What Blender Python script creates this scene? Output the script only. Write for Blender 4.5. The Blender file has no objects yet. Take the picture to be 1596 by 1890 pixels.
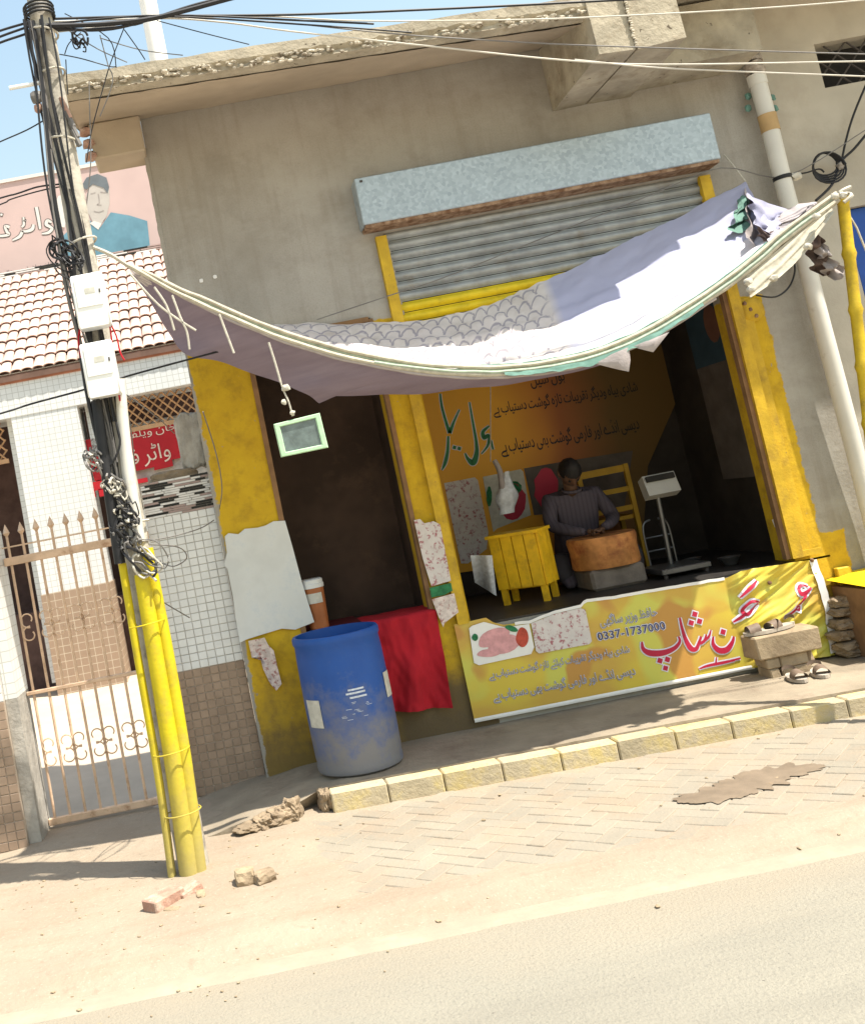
import bpy, math, random
from mathutils import Vector, Matrix, noise as mnoise
SC = bpy.context.scene
COL = SC.collection
rng = random.Random(7)

# ------------------------------------------------------------------ camera
F_PX, CX, CY = 1900.0, 410.0, 782.0          # focal length and principal point in photo pixels (1596 x 1890)
ROLL, PITCH, YAW = math.radians(11.0), math.radians(5.46), math.radians(1.53)
EYE = Vector((0.0, -7.0, 1.76))
FW = Vector((math.sin(YAW)*math.cos(PITCH), math.cos(YAW)*math.cos(PITCH), math.sin(PITCH)))
_r = Vector((math.cos(YAW), -math.sin(YAW), 0)); _u = _r.cross(FW)
RT = _r*math.cos(ROLL) - _u*math.sin(ROLL); UP = _r*math.sin(ROLL) + _u*math.cos(ROLL)
cd = bpy.data.cameras.new('camera'); cam = bpy.data.objects.new('camera', cd); COL.objects.link(cam)
m3 = Matrix((RT, UP, -FW)).transposed()
cam.matrix_world = Matrix.Translation(EYE) @ m3.to_4x4()
cd.sensor_fit = 'VERTICAL'; cd.sensor_height = 24.0; cd.lens = 24.0*F_PX/1890
cd.shift_x = (798-CX)/1890; cd.shift_y = (CY-945)/1890
cd.clip_start = .05; cd.clip_end = 2000
SC.camera = cam

# ------------------------------------------------------------------ sky, sun, exposure
SUN = Vector((1.7, -1.0, 4.1)).normalized()
w = bpy.data.worlds.new('World'); SC.world = w; w.use_nodes = True
nt = w.node_tree; nt.nodes.clear()
sky = nt.nodes.new('ShaderNodeTexSky'); sky.sky_type = 'NISHITA'; sky.sun_disc = False
sky.sun_elevation = math.asin(SUN.z); sky.sun_rotation = math.atan2(SUN.x, SUN.y)
sky.air_density = 2.2; sky.dust_density = 2.0; sky.ozone_density = .4
bg = nt.nodes.new('ShaderNodeBackground'); bg.inputs[1].default_value = .115
out = nt.nodes.new('ShaderNodeOutputWorld')
nt.links.new(sky.outputs[0], bg.inputs[0]); nt.links.new(bg.outputs[0], out.inputs[0])
ld = bpy.data.lights.new('sun', 'SUN'); ld.energy = 5.0; ld.angle = math.radians(.53); ld.color = (1, .935, .83)
lo = bpy.data.objects.new('sun', ld); COL.objects.link(lo); lo.rotation_euler = SUN.to_track_quat('Z', 'Y').to_euler()
lo.location = (3, -3, 9)
vs = SC.view_settings; vs.view_transform = 'Standard'; vs.look = 'None'; vs.gamma = 1; vs.use_curve_mapping = False
vs.exposure = .97

# ------------------------------------------------------------------ placing helpers: a photo pixel seen on a real plane of the place
def at(x, y, Y=None, Z=None):
    d = FW + RT*((x-CX)/F_PX) - UP*((y-CY)/F_PX)
    t = (Y-EYE.y)/d.y if Y is not None else (Z-EYE.z)/d.z
    return EYE + d*t
def zm(x0, y0, k):                       # coordinates read in an enlargement of the photo
    return lambda x, y: (x0+x/k, y0+y/k)

# ------------------------------------------------------------------ materials
def lin(c): return tuple(((v/255)/12.92 if v/255 <= .04045 else ((v/255+.055)/1.055)**2.4) for v in c)
class NT:
    def __init__(s, name):
        s.m = bpy.data.materials.new(name); s.m.use_nodes = True; s.t = s.m.node_tree
        s.b = s.t.nodes['Principled BSDF']; s.geo = None; s.h = None
    def n(s, typ, **kw):
        o = s.t.nodes.new(typ)
        for k, v in kw.items(): setattr(o, k, v)
        return o
    def l(s, a, b): s.t.links.new(a, b)
    def put(s, sock, v):
        if isinstance(v, bpy.types.NodeSocket): s.l(v, sock)
        elif isinstance(v, (tuple, list)): sock.default_value = (*v, 1) if len(v) == 3 and sock.type == 'RGBA' else v
        else: sock.default_value = v
    def pos(s):
        if not s.geo: s.geo = s.n('ShaderNodeNewGeometry')
        return s.geo.outputs['Position']
    def noise(s, sc, det=3, rough=.6, vec=None, scl=None):
        o = s.n('ShaderNodeTexNoise'); o.inputs['Scale'].default_value = sc; o.inputs['Detail'].default_value = det; o.inputs['Roughness'].default_value = rough
        v = vec or s.pos()
        if scl:
            mp = s.n('ShaderNodeMapping'); mp.inputs['Scale'].default_value = scl; s.l(v, mp.inputs[0]); v = mp.outputs[0]
        s.l(v, o.inputs['Vector']); return o.outputs['Fac']
    def ramp(s, v, a, b):
        o = s.n('ShaderNodeMapRange'); o.inputs[1].default_value = a; o.inputs[2].default_value = b; s.l(v, o.inputs[0]); return o.outputs[0]
    def mth(s, op, a, b=0.0, c=0.0):
        o = s.n('ShaderNodeMath', operation=op); s.put(o.inputs[0], a); s.put(o.inputs[1], b)
        if op in ('MULTIPLY_ADD', 'SMOOTH_MIN'): s.put(o.inputs[2], c)
        return o.outputs[0]
    def mix(s, f, a, b, mode='MIX'):
        o = s.n('ShaderNodeMix', data_type='RGBA', blend_type=mode); s.put(o.inputs[0], f); s.put(o.inputs[6], a); s.put(o.inputs[7], b); return o.outputs[2]
    def xyz(s, v=None):
        o = s.n('ShaderNodeSeparateXYZ'); s.l(v or s.pos(), o.inputs[0]); return o.outputs
    def done(s, col, rough=.85, bump=.15, bsc=60, spec=.3, metal=0, bdist=.01, extra=None):
        s.put(s.b.inputs['Base Color'], col); s.put(s.b.inputs['Roughness'], rough)
        s.b.inputs['Specular IOR Level'].default_value = spec; s.b.inputs['Metallic'].default_value = metal
        if bump:
            o = s.n('ShaderNodeBump'); o.inputs['Strength'].default_value = bump; o.inputs['Distance'].default_value = bdist
            h = s.noise(bsc, 4, .65)
            if extra is not None: h = s.mth('ADD', h, extra)
            s.l(h, o.inputs['Height']); s.l(o.outputs[0], s.b.inputs['Normal'])
        return s.m
def M(name, col, rough=.85, var=.14, sc=5., bump=.15, bsc=60., metal=0, col2=None, rnd=0., spec=.3, lo=.35, hi=.65, dirt=None, chips=None):
    s = NT(name)
    a = tuple(c*(1-var) for c in col); b = col2 or tuple(min(1, c*(1+var)) for c in col)
    c = s.mix(s.ramp(s.noise(sc), lo, hi), a, b)
    if dirt: c = s.mix(s.mth('MULTIPLY', s.ramp(s.noise(dirt[1], 8, .7), dirt[2], dirt[3]), dirt[4]), c, dirt[0])
    if chips: c = s.mix(s.mth('MULTIPLY', s.ramp(s.noise(chips[1], 5, .65), chips[2], chips[2]+.02), .9), c, chips[0])
    if rnd:
        oi = s.n('ShaderNodeObjectInfo'); f = s.mth('MULTIPLY_ADD', oi.outputs['Random'], rnd, 1-rnd/2)
        hv = s.n('ShaderNodeHueSaturation'); s.l(c, hv.inputs['Color']); s.l(f, hv.inputs['Value']); c = hv.outputs[0]
    return s.done(c, rough, bump, bsc, spec, metal)

DUST = (.52, .42, .30)
_s = NT('dusty_soil'); _c = _s.mix(_s.ramp(_s.noise(1.4, 4), .35, .65), (.272, .222, .166), (.312, .26, .195)); _c = _s.mix(_s.mth('MULTIPLY', _s.ramp(_s.noise(1, 5, .65, scl=(1.3, 6, 1)), .48, .7), .55), _c, (.265, .195, .135))
_c = _s.mix(_s.mth('MULTIPLY', _s.ramp(_s.noise(14, 4, .7), .55, .75), .5), _c, (.21, .165, .12)); _c = _s.mix(_s.mth('MULTIPLY', _s.ramp(_s.noise(60, 2, .7), .6, .7), .5), _c, (.38, .33, .26)); m_soil = _s.done(_c, .95, .8, 22, .2)
m_far = M('far_ground', (.42, .36, .28), sc=.4)
_s = NT('asphalt_dusty'); _c = _s.mix(_s.ramp(_s.noise(.9, 4), .35, .65), (.250, .233, .188), (.278, .257, .205)); _c = _s.mix(_s.mth('MULTIPLY', _s.ramp(_s.noise(1, 4, .6, scl=(.5, 4, 1)), .5, .72), .5), _c, (.215, .2, .163))
_c = _s.mix(_s.mth('MULTIPLY', _s.ramp(_s.noise(55, 3, .7), .5, .68), .45), _c, (.17, .16, .135)); _c = _s.mix(_s.ramp(_s.noise(38, 4, .65), .70, .72), _c, (.13, .12, .1))
_c = _s.mix(_s.mth('MULTIPLY', _s.ramp(_s.mth('ADD', _s.xyz()[1], _s.mth('MULTIPLY', _s.noise(1.2, 5, .65, scl=(1, 2.5, 1)), .9)), -2.75, -2.05), .8), _c, (.295, .25, .185)); m_road = _s.done(_c, .9, .8, 80, .25)
m_line = M('dust_line', (.31, .28, .208), var=.06, sc=6, dirt=((.275, .245, .185), 7, .42, .62, .95))
m_paver = M('paver_block', (.268, .24, .19), var=.1, sc=1.4, bump=.5, bsc=44, rnd=.09, col2=(.285, .25, .195), dirt=((.29, .225, .16), 2.2, .46, .62, .65))
m_wet = M('wet_patch', (.185, .142, .10), rough=.6, var=.16, sc=7, bump=.2, spec=.5)
m_kerb = M('kerb_concrete', (.45, .38, .255), var=.16, sc=5, bump=.6, bsc=34, rnd=.18, dirt=((.50, .38, .09), 5, .46, .62, .6), chips=((.17, .13, .08), 15, .68))
m_apron = M('apron_concrete', (.27, .225, .165), var=.16, sc=2.5, bump=.45, bsc=35, dirt=((.15, .105, .075), 2.2, .52, .7, .7))
m_rock = M('broken_concrete', (.25, .19, .125), var=.22, sc=8, bump=.7, bsc=30, dirt=((.17, .12, .08), 12, .5, .68, .7))
m_brick = M('brick_old', (.36, .21, .155), var=.18, sc=14, bump=.6, bsc=50, dirt=((.5, .42, .33), 12, .48, .65, .7))
m_conc = M('slab_concrete', (.36, .315, .235), var=.2, sc=4, bump=.8, bsc=24, dirt=((.20, .155, .10), 6, .5, .68, .7), chips=((.07, .05, .03), 17, .655))
m_soffit = M('soffit_plaster', (.40, .325, .235), var=.14, sc=1.6, bump=.3, bsc=30)
m_rawedge = M('rough_edge', (.50, .45, .36), var=.25, sc=18, bump=.8, bsc=25, dirt=((.12, .085, .05), 16, .52, .6, .9))
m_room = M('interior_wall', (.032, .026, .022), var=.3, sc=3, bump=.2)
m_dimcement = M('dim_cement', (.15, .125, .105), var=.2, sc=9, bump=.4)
m_black = M('dark_void', (.02, .018, .016), var=.2)
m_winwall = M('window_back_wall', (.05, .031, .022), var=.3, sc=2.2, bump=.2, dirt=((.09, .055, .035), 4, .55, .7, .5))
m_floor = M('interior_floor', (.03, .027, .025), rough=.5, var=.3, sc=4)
YEL = (.62, .40, .02)
m_yel = M('yellow_paint', (.52, .335, .02), rough=.6, var=.14, sc=7, bump=.25, dirt=((.22, .13, .03), 8, .5, .72, .6), chips=((.16, .10, .06), 24, .68))
_y = NT('yellow_pipe_paint'); _z = _y.xyz()[2]
_c = _y.mix(_y.ramp(_y.noise(6), .3, .7), (.50, .395, .010), (.58, .47, .012)); _c = _y.mix(_y.mth('MULTIPLY', _y.ramp(_y.noise(9, 8, .7), .5, .72), .6), _c, (.30, .22, .05))
_c = _y.mix(_y.mth('MULTIPLY', _y.ramp(_y.mth('ADD', _z, _y.mth('MULTIPLY', _y.noise(5, 6), -.6)), .45, -.25), .75), _c, (.34, .285, .13)); m_yelbright = _y.done(_c, .55, .2, 40)
m_bamboo = M('bamboo_yellow', (.50, .345, .015), rough=.5, var=.16, sc=9, bump=.2, dirt=((.25, .16, .04), 14, .5, .7, .6))
m_galv = NT('galvanised_sheet')
_v = m_galv.n('ShaderNodeTexVoronoi'); _v.inputs['Scale'].default_value = 46; m_galv.l(m_galv.pos(), _v.inputs['Vector'])
m_galv = m_galv.done(m_galv.mix(m_galv.mth('MULTIPLY_ADD', _v.outputs['Color'], .6, m_galv.mth('MULTIPLY', m_galv.noise(3), .5)), (.23, .275, .31), (.45, .52, .56)), .42, .08, 30, .5, .35)
m_slat = M('shutter_slat_steel', (.30, .315, .31), rough=.5, var=.16, sc=6, bump=.1, metal=.25, dirt=((.22, .17, .1), 5, .55, .7, .5))
m_slaty = M('shutter_slat_yellow', (.62, .47, .015), rough=.5, var=.1, sc=8, bump=.1, dirt=((.3, .2, .03), 9, .55, .7, .6))
m_rust = M('rusty_iron', (.20, .10, .05), var=.3, sc=20, bump=.4, col2=(.33, .22, .14))
m_darkmetal = M('dark_metal', (.06, .05, .045), rough=.6, var=.2)
m_pvc = M('white_pvc', (.60, .58, .52), rough=.45, var=.06, sc=3, bump=.05, dirt=((.33, .28, .2), 6, .6, .75, .6))
m_pvcb = M('brown_tape', (.42, .28, .13), rough=.7)
m_wrap = M('rag_wrap', (.33, .28, .23), var=.4, sc=22, bump=.5)
m_boxw = M('meter_box_white', (.80, .80, .77), rough=.4, var=.04, sc=4, bump=.03)
m_cable = M('black_cable', (.018, .018, .02), rough=.55, var=.2, bump=0)
m_cablew = M('pale_cable', (.52, .49, .42), rough=.6, var=.1, bump=0)
m_cableg = M('grey_wire', (.16, .15, .14), rough=.6, var=.2, bump=0)
m_polec = M('pole_concrete', (.40, .37, .31), var=.14, sc=7, bump=.4, bsc=40, dirt=((.12, .1, .085), 8, .5, .66, .7))
m_rope = M('white_rope', (.48, .45, .38), var=.15, sc=40, bump=.3, bsc=200)
m_drum = NT('blue_drum')
_z = m_drum.xyz()[2]
_dm = m_drum.mth('MULTIPLY', m_drum.ramp(m_drum.mth('ADD', _z, m_drum.mth('MULTIPLY', m_drum.noise(7, 6, .7), -1.0)), .18, -.30), .85)
_c = m_drum.mix(m_drum.ramp(m_drum.noise(4), .3, .7), (.007, .062, .28), (.010, .078, .33))
_c = m_drum.mix(m_drum.mth('MULTIPLY', m_drum.ramp(m_drum.noise(30, 8, .8), .5, .75), .22), _c, (.06, .10, .2))
_c = m_drum.mix(_dm, _c, (.205, .195, .17))
m_drum = m_drum.done(_c, .5, .08, 40, .4)
m_drumin = M('drum_inside', (.012, .02, .05), rough=.6)
m_label = M('worn_label', (.52, .51, .45), var=.12, sc=20, bump=.05)
m_print = M('white_print', (.55, .60, .68), var=.15, sc=60, bump=0)
m_redcloth = M('red_cloth', (.40, .012, .022), rough=.9, var=.12, sc=5, bump=.2, bsc=220)
m_darkred = M('dark_red_cover', (.10, .008, .012), rough=.9, bump=.1)
m_poster = M('white_poster_back', (.60, .615, .60), rough=.75, var=.06, sc=5, bump=.06, bsc=20, dirt=((.40, .46, .52), 5, .52, .68, .5))
m_paper = M('printed_scrap', (.60, .52, .48), var=.2, sc=26, bump=.1, dirt=((.30, .08, .07), 24, .54, .62, .8))
m_meatprint = M('meat_print', (.58, .54, .52), rough=.6, var=.06, sc=14, bump=0, dirt=((.30, .045, .07), 34, .53, .62, .85))
m_greenprint = M('green_print', (.03, .17, .07), var=.3, sc=30, bump=0)
m_bucket = M('brown_bucket', (.34, .115, .04), rough=.4, var=.14, sc=9, bump=.03)
m_bucketlid = M('bucket_lid', (.62, .63, .62), rough=.4, var=.08)
m_white = M('white_stuff', (.74, .73, .70), var=.05, bump=.03)
m_frameg = M('pale_green_frame', (.42, .62, .40), rough=.4, var=.1, sc=20, bump=.03)
m_pane = M('dusty_mirror', (.115, .15, .145), rough=.35, var=.25, sc=14, bump=.1, spec=.6)
m_wood = M('stump_wood', (.40, .17, .05), rough=.7, var=.3, sc=9, bump=.3, bsc=24, dirt=((.16, .03, .015), 6, .5, .66, .8))
m_chair = M('dull_yellow_wood', (.36, .21, .015), rough=.6, var=.15, sc=6, bump=.1)
m_table = M('yellow_wood', (.80, .48, .015), rough=.5, var=.14, sc=6, bump=.2, dirt=((.3, .16, .02), 8, .5, .7, .6))
m_steel = M('scale_steel', (.14, .14, .14), rough=.35, var=.1, metal=.7, bump=.03)
m_scalep = M('scale_plastic', (.34, .33, .30), rough=.4, var=.06)
m_skin = M('skin', (.11, .058, .035), rough=.6, var=.08, bump=.05)
m_hair = M('hair_black', (.012, .01, .01), rough=.6, bump=.4, bsc=150)
m_shirt = NT('striped_shirt')
_x = m_shirt.xyz(m_shirt.n('ShaderNodeTexCoord').outputs['Object'])[0]
m_shirt = m_shirt.done(m_shirt.mix(m_shirt.ramp(m_shirt.mth('SINE', m_shirt.mth('MULTIPLY', _x, 190)), .2, .6), (.075, .062, .076), (.06, .049, .061)), .9, .15, 120)
m_trouser = M('dark_trousers', (.05, .045, .05), bump=.15)
m_bag = M('plastic_bag', (.60, .63, .68), rough=.25, var=.15, sc=30, bump=.5, bsc=30, spec=.5)
m_sandal = M('sandal_brown', (.16, .115, .085), rough=.6, var=.2, sc=20)
m_sandalsole = M('sandal_sole', (.40, .35, .29), rough=.8, var=.1)
m_stone = M('cut_stone', (.33, .255, .165), var=.18, sc=6, bump=.7, bsc=24, dirt=((.19, .135, .085), 8, .48, .68, .7))
m_sand = M('stair_mat', (.18, .16, .14), var=.2)
# neighbour on the left
m_wtile = M('white_tile', (.70, .71, .70), rough=.28, var=.03, sc=9, bump=.02, rnd=.06, spec=.5)
m_btile = M('brown_tile', (.30, .215, .155), rough=.35, var=.1, sc=9, bump=.06, rnd=.2, spec=.45)
m_grout = M('pale_grout', (.50, .48, .44), bump=.2)
m_bgrout = M('brown_grout', (.40, .33, .26), bump=.2)
m_roof = M('roof_tile_clay', (.54, .385, .32), rough=.8, var=.2, sc=6, bump=.2, rnd=.32)
m_roofbed = M('roof_bed', (.30, .18, .135))
m_trim = M('red_trim', (.44, .19, .12))
m_gate = M('gate_paint', (.60, .42, .285), rough=.5, var=.12, sc=11, bump=.2, dirt=((.30, .15, .075), 10, .55, .68, .75))
m_lattice = M('lattice_paint', (.50, .30, .16), rough=.6, var=.12)
m_redsign = M('red_signboard', (.42, .012, .02), rough=.5, var=.08, bump=.02)
m_signtxt = M('pale_sign_lettering', (.70, .56, .46), bump=0)
m_cement = M('cement_patch', (.36, .335, .295), var=.18, sc=10, bump=.6, bsc=30)
m_strips = [M('mosaic_white', (.66, .65, .63), rough=.4, bump=.05), M('mosaic_black', (.02, .02, .02), rough=.4, bump=.05), M('mosaic_mauve', (.36, .27, .25), rough=.4, bump=.05)]
m_court = M('courtyard_floor', (.44, .37, .29), var=.06, sc=3, bump=.1)
m_maroon = M('maroon_brickwork', (.085, .05, .042), var=.2, sc=8)
m_bill = M('billboard_pink', (.50, .375, .35), rough=.5, var=.05, sc=1.2, bump=0)
m_billw = M('billboard_white', (.62, .60, .56), rough=.5, var=.02, bump=0)
m_billt = M('billboard_teal', (.12, .25, .32), rough=.5, var=.12, sc=4, bump=0)
m_billh = M('billboard_hair', (.13, .15, .165), rough=.5, var=.1, bump=0)
m_billshade = M('billboard_soft_feature', (.30, .27, .25), rough=.5, bump=0)
m_billd = M('billboard_ink', (.13, .115, .11), rough=.5, bump=0)
m_billf = M('billboard_face', (.44, .41, .375), rough=.5, bump=0, var=.04)
# neighbour on the right
m_rwall = M('right_plaster', (.42, .38, .31), var=.1, sc=2, bump=.3, bsc=30, dirt=((.32, .265, .2), 1.6, .5, .7, .6))
m_blue = M('blue_shutter', (.012, .065, .30), rough=.45, var=.1, bump=.05)
m_yshelf = M('yellow_cover', (.72, .52, .01), rough=.5, var=.08, bump=.05)
m_brownbox = M('brown_board', (.22, .125, .06), var=.2, sc=6)
m_green = M('green_edging', (.115, .22, .18), rough=.8, var=.15, sc=12, bump=.2)
m_greenl = M('pale_green_rod', (.34, .40, .31), rough=.6, var=.15, sc=25, bump=.2)
m_cream = M('cream_rod', (.44, .40, .31), rough=.6, var=.15, sc=25, bump=.2)
m_rag = M('grey_rag', (.36, .32, .32), rough=.95, var=.15, sc=12, bump=.3)
m_raglight = M('light_rag', (.36, .32, .31), rough=.95, var=.1, sc=14, bump=.3)
m_ragdark = M('dark_rag', (.12, .085, .075), rough=.95, var=.2, sc=12, bump=.3)
m_lilac = M('striped_rag', (.26, .26, .35), rough=.95, var=.1, sc=10, bump=.3)
m_redink = M('red_lettering', (.42, .015, .05), rough=.5, var=.06, bump=0)
m_blueink = M('navy_lettering', (.05, .06, .15), rough=.5, bump=0)
m_halo = M('white_halo', (.66, .66, .74), rough=.5, var=.05, bump=0)
m_greyink = M('grey_lettering', (.20, .20, .25), rough=.5, bump=0)
m_blackink = M('black_lettering', (.02, .018, .015), rough=.5, bump=0)
m_greenink = M('green_lettering', (.012, .15, .05), rough=.5, bump=0)
m_dimpanel = M('shaded_panel_print', (.10, .085, .075), var=.2, sc=6, bump=0)  # panel print with the shade indoors put into its colour
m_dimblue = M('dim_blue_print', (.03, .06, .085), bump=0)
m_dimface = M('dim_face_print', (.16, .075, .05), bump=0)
m_pink = M('raw_meat_pink', (.60, .30, .31), rough=.5, var=.14, sc=22, bump=0)
m_tomato = M('tomato_red', (.42, .06, .035), rough=.5, var=.2, sc=30, bump=0)

def cloth_mat():
    s = NT('awning_cloth'); uv = s.n('ShaderNodeUVMap').outputs[0]; ux, uy, _ = s.xyz(uv)
    wob = s.mth('MULTIPLY', s.mth('SUBTRACT', s.noise(6, 4), .5), .9)
    Y_ = s.mth('ADD', s.mth('MULTIPLY', uy, 13), wob); row = s.mth('FLOOR', Y_); X_ = s.mth('ADD', s.mth('ADD', s.mth('MULTIPLY', ux, 40), wob), s.mth('MULTIPLY', s.mth('MODULO', row, 2), .5))
    fx_ = s.mth('SUBTRACT', s.mth('FRACT', X_), .5); fy_ = s.mth('FRACT', Y_)
    d_ = s.mth('SQRT', s.mth('ADD', s.mth('MULTIPLY', fx_, fx_), s.mth('MULTIPLY', s.mth('MULTIPLY', fy_, fy_), .36)))
    line = s.ramp(s.mth('ADD', s.mth('ABSOLUTE', s.mth('SUBTRACT', d_, .47)), s.mth('MULTIPLY', s.noise(40), .05)), .10, .05)
    reg = s.mth('MULTIPLY', line, s.ramp(s.mth('ADD', ux, s.mth('MULTIPLY', s.noise(9), .012)), .675, .66))
    base = s.mix(s.ramp(s.noise(3), .35, .65), (.62, .57, .55), (.70, .65, .62))
    base = s.mix(s.mth('MULTIPLY', s.ramp(s.noise(5, 5, .7), .5, .68), .4), base, (.46, .40, .32)); base = s.mix(s.ramp(ux, .665, .68), base, (.44, .45, .60))  # right part of the white cloth coloured lilac for its shade
    base = s.mix(s.mth('MULTIPLY', s.ramp(ux, .665, .69), s.ramp(s.mth('ADD', uy, s.mth('MULTIPLY', s.noise(4), .25)), .62, .58)), base, (.70, .68, .73))  # front of that part painted white again, as the sunlit side
    st = s.mth('MULTIPLY', s.ramp(s.mth('SINE', s.mth('MULTIPLY', uy, 90)), .75, .95), s.mth('MULTIPLY', s.ramp(ux, .5, .4), s.ramp(uy, .62, .5)))
    base = s.mix(s.mth('MULTIPLY', st, .5), base, (.2, .15, .18))
    c = s.mix(s.mth('MULTIPLY', reg, .6), base, (.15, .145, .22))
    return _trans(s, c, .18)
def _trans(s, c, f):
    s.done(c, .95, .25, 14, .1)
    tr = s.n('ShaderNodeBsdfTranslucent'); s.put(tr.inputs[0], c)
    mx = s.n('ShaderNodeMixShader'); mx.inputs[0].default_value = f
    o = s.t.nodes['Material Output']; s.l(s.b.outputs[0], mx.inputs[1]); s.l(tr.outputs[0], mx.inputs[2]); s.l(mx.outputs[0], o.inputs[0])
    return s.m
m_cloth = cloth_mat()
s = NT('mauve_cloth'); m_mauve = _trans(s, s.mix(s.ramp(s.noise(1, scl=(3, 3, 30)), .3, .7), (.215, .175, .225), (.26, .215, .265)), .10)

def wall_mat():
    s = NT('shop_wall'); x, y, z = s.xyz()
    p = s.mix(s.ramp(s.noise(1.3, 8, .65), .3, .7), (.265, .246, .21), (.395, .375, .335))
    p = s.mix(s.mth('MULTIPLY', s.ramp(s.noise(3, 8, .7), .52, .7), .5), p, (.19, .173, .148))
    p = s.mix(s.mth('MULTIPLY', s.ramp(s.noise(1, 4, .6, scl=(11, 1, .7)), .5, .75), .45), p, (.19, .16, .125))
    p = s.mix(s.mth('MULTIPLY', s.ramp(s.noise(90, 2, .7), .45, .75), .35), p, (.20, .175, .14))
    p = s.mix(s.mth('MULTIPLY', s.ramp(s.noise(.9, 5, .7, scl=(1, 1, 1.6)), .5, .62), .55), p, (.40, .385, .345))
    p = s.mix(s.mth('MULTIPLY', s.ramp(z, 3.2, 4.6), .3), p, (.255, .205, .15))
    jx = s.mth('MULTIPLY', s.mth('SUBTRACT', s.noise(7, 6, .7), .5), .12)
    xx = s.mth('ADD', x, jx); zz = s.mth('ADD', z, s.mth('MULTIPLY', s.mth('SUBTRACT', s.noise(6, 6, .7), .5), .1))
    def rect(x0, x1, z0, z1):
        a = s.mth('MULTIPLY', s.ramp(xx, x0-.004, x0+.004), s.ramp(xx, x1+.004, x1-.004))
        b = s.mth('MULTIPLY', s.ramp(zz, z0-.004, z0+.004), s.ramp(zz, z1+.004, z1-.004)); return s.mth('MULTIPLY', a, b)
    k = rect(.05, .60, -1, 2.93)
    for r in ((1.31, 1.62, -1, 2.93), (3.7, 4.03, -1, 2.62), (3.7, 4.19, -1, .93), (.5, 1.4, -1, .95)): k = s.mth('MAXIMUM', k, rect(*r))
    ye = s.mix(s.ramp(s.noise(6), .3, .7), (.50, .315, .018), (.58, .38, .02))
    ye = s.mix(s.mth('MULTIPLY', s.ramp(s.noise(8, 6, .7), .48, .72), .55), ye, (.22, .13, .02)); ye = s.mix(s.mth('MULTIPLY', s.ramp(s.noise(21, 5, .65), .665, .685), .85), ye, (.30, .26, .2))
    spl = s.ramp(s.mth('ADD', z, s.mth('MULTIPLY', s.noise(4, 8, .7), -.9)), .25, -.25)     # splashed mud along the foot of the wall
    ye = s.mix(s.mth('MULTIPLY', spl, .8), ye, (.125, .09, .05)); ye = s.mix(s.mth('MULTIPLY', s.mth('MULTIPLY', s.ramp(s.mth('ADD', x, s.mth('MULTIPLY', s.noise(6, 4), .2)), .95, 1.1), s.ramp(s.mth('ADD', z, s.mth('MULTIPLY', s.noise(5, 5), .2)), .62, .5)), .85), ye, (.115, .085, .05))
    return s.done(s.mix(k, p, ye), .9, .35, 34)
m_wall = wall_mat()

# ------------------------------------------------------------------ mesh helpers
def woff(p):
    v = Vector((0, 0, 0))
    while p is not None: v += p.location; p = p.parent
    return v
def tag(o, label=None, cat=None, group=None, kind=None):
    for k, v in (('label', label), ('category', cat), ('group', group), ('kind', kind)):
        if v: o[k] = v
    return o
def thing(name, loc, label, cat, group=None):
    o = bpy.data.objects.new(name, None); o.location = loc; o.empty_display_size = .1; COL.objects.link(o)
    return tag(o, label, cat, group)
def place(name, mesh, parent, loc, rot=None):
    o = bpy.data.objects.new(name, mesh); COL.objects.link(o)
    o.parent = parent; o.location = Vector(loc) - woff(parent)
    if rot: o.rotation_euler = rot
    return o
def crom(pts, n=6):
    P = [Vector(p) for p in pts]; out = []
    for i in range(len(P)-1):
        a, b, c, d = P[max(i-1, 0)], P[i], P[i+1], P[min(i+2, len(P)-1)]
        for k in range(n):
            t = k/n; out.append(.5*((2*b)+(c-a)*t+(2*a-5*b+4*c-d)*t*t+(3*b-a-3*c+d)*t**3))
    out.append(P[-1]); return out
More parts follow.
